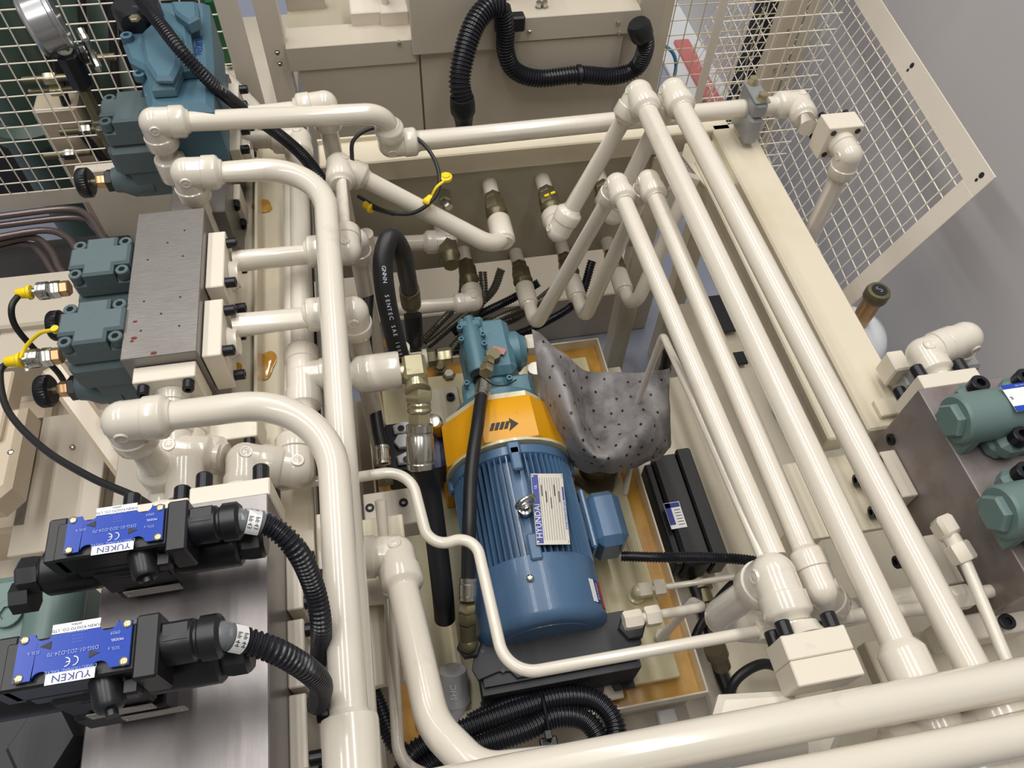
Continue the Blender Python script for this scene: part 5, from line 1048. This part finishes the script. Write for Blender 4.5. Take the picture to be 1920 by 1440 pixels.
check_valve('grey-green check valve cut by the right picture edge, nearer than the labelled one', (1868,962), 1.098)
# tube fittings on the right manifold
ef = thing('tube_fitting', 'white elbow fitting standing on the right manifold, thread taped', 'fitting', W(1770,990,.98)); a_ = W(1772,990,1.02); b_ = W(1797,1030,1.015); d = (b_-a_).normalized()
g = G(); g.box(a_, .028, .030, .030, .005, d.cross(Z_).normalized(), d, Z_); g.lathe(a_, d, [(0,.012),(.026,.012)], 18); obj('elbow_body', g, CREAM3, ef); nutpart('tube_nut', a_+d*.024, d, .026, .0175, CREAM3, ef)
run('thin_tube', 'thin cream tube running from the white elbow fitting to the bottom right', [a_+d*.045, W(1892,1250,1.03), W(1905,1285,1.03)], .0082, n=14)
nf = thing('tube_fitting', 'white tube nut between the two outer long pipes and the thin tube', 'fitting', W(1797,1122,.95)); nutpart('tube_nut', W(1780,1124,.97), X_, .030, .0175, CREAM3, nf); g = G(); g.lathe(W(1760,1126,.97), X_, [(0,.0095),(.08,.0095)], 14); obj('tube_stub', g, CREAM, nf)
g = G(); g.box(W(1850,1170,.93)-Z_*.025, .13, .035, .05, .002); bt = obj('end_plate', g, CREAM3); tag(bt, 'cream end plate with a black screw at the near end of the right manifold', 'plate')
screw('cap', bt, W(1886,1167,.951), Z_, .011, .006, BLKS)
g = G(); g.box(Vector((.79,.15,.83)), .34, .16, .03, .002); single('lower_shelf', g, CREAM2, 'cream shelf below the ends of the outer long pipes', 'shelf')
# gas bottle behind the side beam
gc_ = W(1612,602,.72); bo = thing('nitrogen_accumulator', 'blue gas cylinder with white top and brass valve cap behind the side beam', 'cylinder', V(gc_,0)); zt = zat(gc_, 545)
g = G(); g.lathe(V(gc_,0), Z_, [(0,.08),(.60,.084),(.65,.084)], 34); obj('cylinder_body', g, BLUEC, bo)
g = G(); g.lathe(V(gc_,.65), Z_, [(0,.084),(.02,.081),(.04,.070),(.058,.048),(.065,.03)], 34); obj('white_shoulder', g, mat('white_cylinder_paint',(225,230,235),.2,coat=.6), bo)
g = G(); g.lathe(V(gc_,.70), Z_, [(0,.019),(zt-.70-.02,.020)], 24); obj('neck', g, COPPER, bo)
g = G(); g.lathe(V(gc_,zt-.025), Z_, [(0,.024),(.004,.0255),(.020,.0255),(.026,.023),(.027,.017)], 26); obj('valve_cap', g, BRONZE, bo)
g = G(); g.lathe(V(gc_,zt+.002), Z_, [(0,.016),(.0012,.016)], 24); obj('cap_disc', g, BLACK, bo); text('lettering', 'S', .022, V(gc_,zt+.0034), (X_*.8+Y_*.5).normalized(), (Y_*.8-X_*.5).normalized(), CHROME, bo, .0004)
# ================================================================ rear black conduits on the cabinet
yk = 1.76
cn = corr('corrugated_conduit', 'thick black conduit looping over the cabinet sill down behind the rear pipe', [WY(868,190,1.62), WY(862,150,1.64), WY(872,95,1.68), WY(890,45,1.72), WY(915,15,1.75)+Z_*0, WY(945,10,1.76)], .027, period=.009)
g = G(); b_ = WY(867,195,1.62); g.lathe(b_, (WY(870,235,1.62)-b_).normalized(), [(-.02,.029),(0,.031),(.02,.031),(.03,.026),(.05,.022),(.12,.018)], 24); single('conduit_gland', g, BLACK, 'black conduit gland behind the middle of the rear pipe', 'gland')
c2_ = corr('corrugated_conduit', 'black conduit drooping along the cabinet face to the right elbow', [WY(940,15,1.76), WY(948,50,1.76), WY(948,95,1.76), WY(965,132,1.76), WY(1010,147,1.76), WY(1085,140,1.76), WY(1150,143,1.76), WY(1192,128,1.76), WY(1210,90,1.74), WY(1205,55,1.73)], .023, period=.008)
g = G(); b_ = WY(1205,70,1.73); g.lathe(b_, (WY(1198,50,1.73)-b_).normalized(), [(0,.027),(.01,.030),(.035,.030),(.045,.024)], 24); single('conduit_gland', g, BLACK, 'black conduit end nut at the right corner of the cabinet', 'gland')
cc_ = thing('conduit_clip', 'black conduit clip where the two conduits meet on the cabinet', 'clip', WY(950,40,1.77)-Z_*.03); g = G(); g.box(WY(955,42,1.775), .075, .03, .04, .004); obj('clip_body', g, BLACK, cc_)
g = G(); g.lathe(WY(1086,140,1.76), X_, [(-.005,.026),(.005,.026)], 22); g.box(WY(1086,128,1.76), .014, .02, .012, .002); single('conduit_clip', g, BLACK, 'small black clip around the drooping conduit', 'clip')
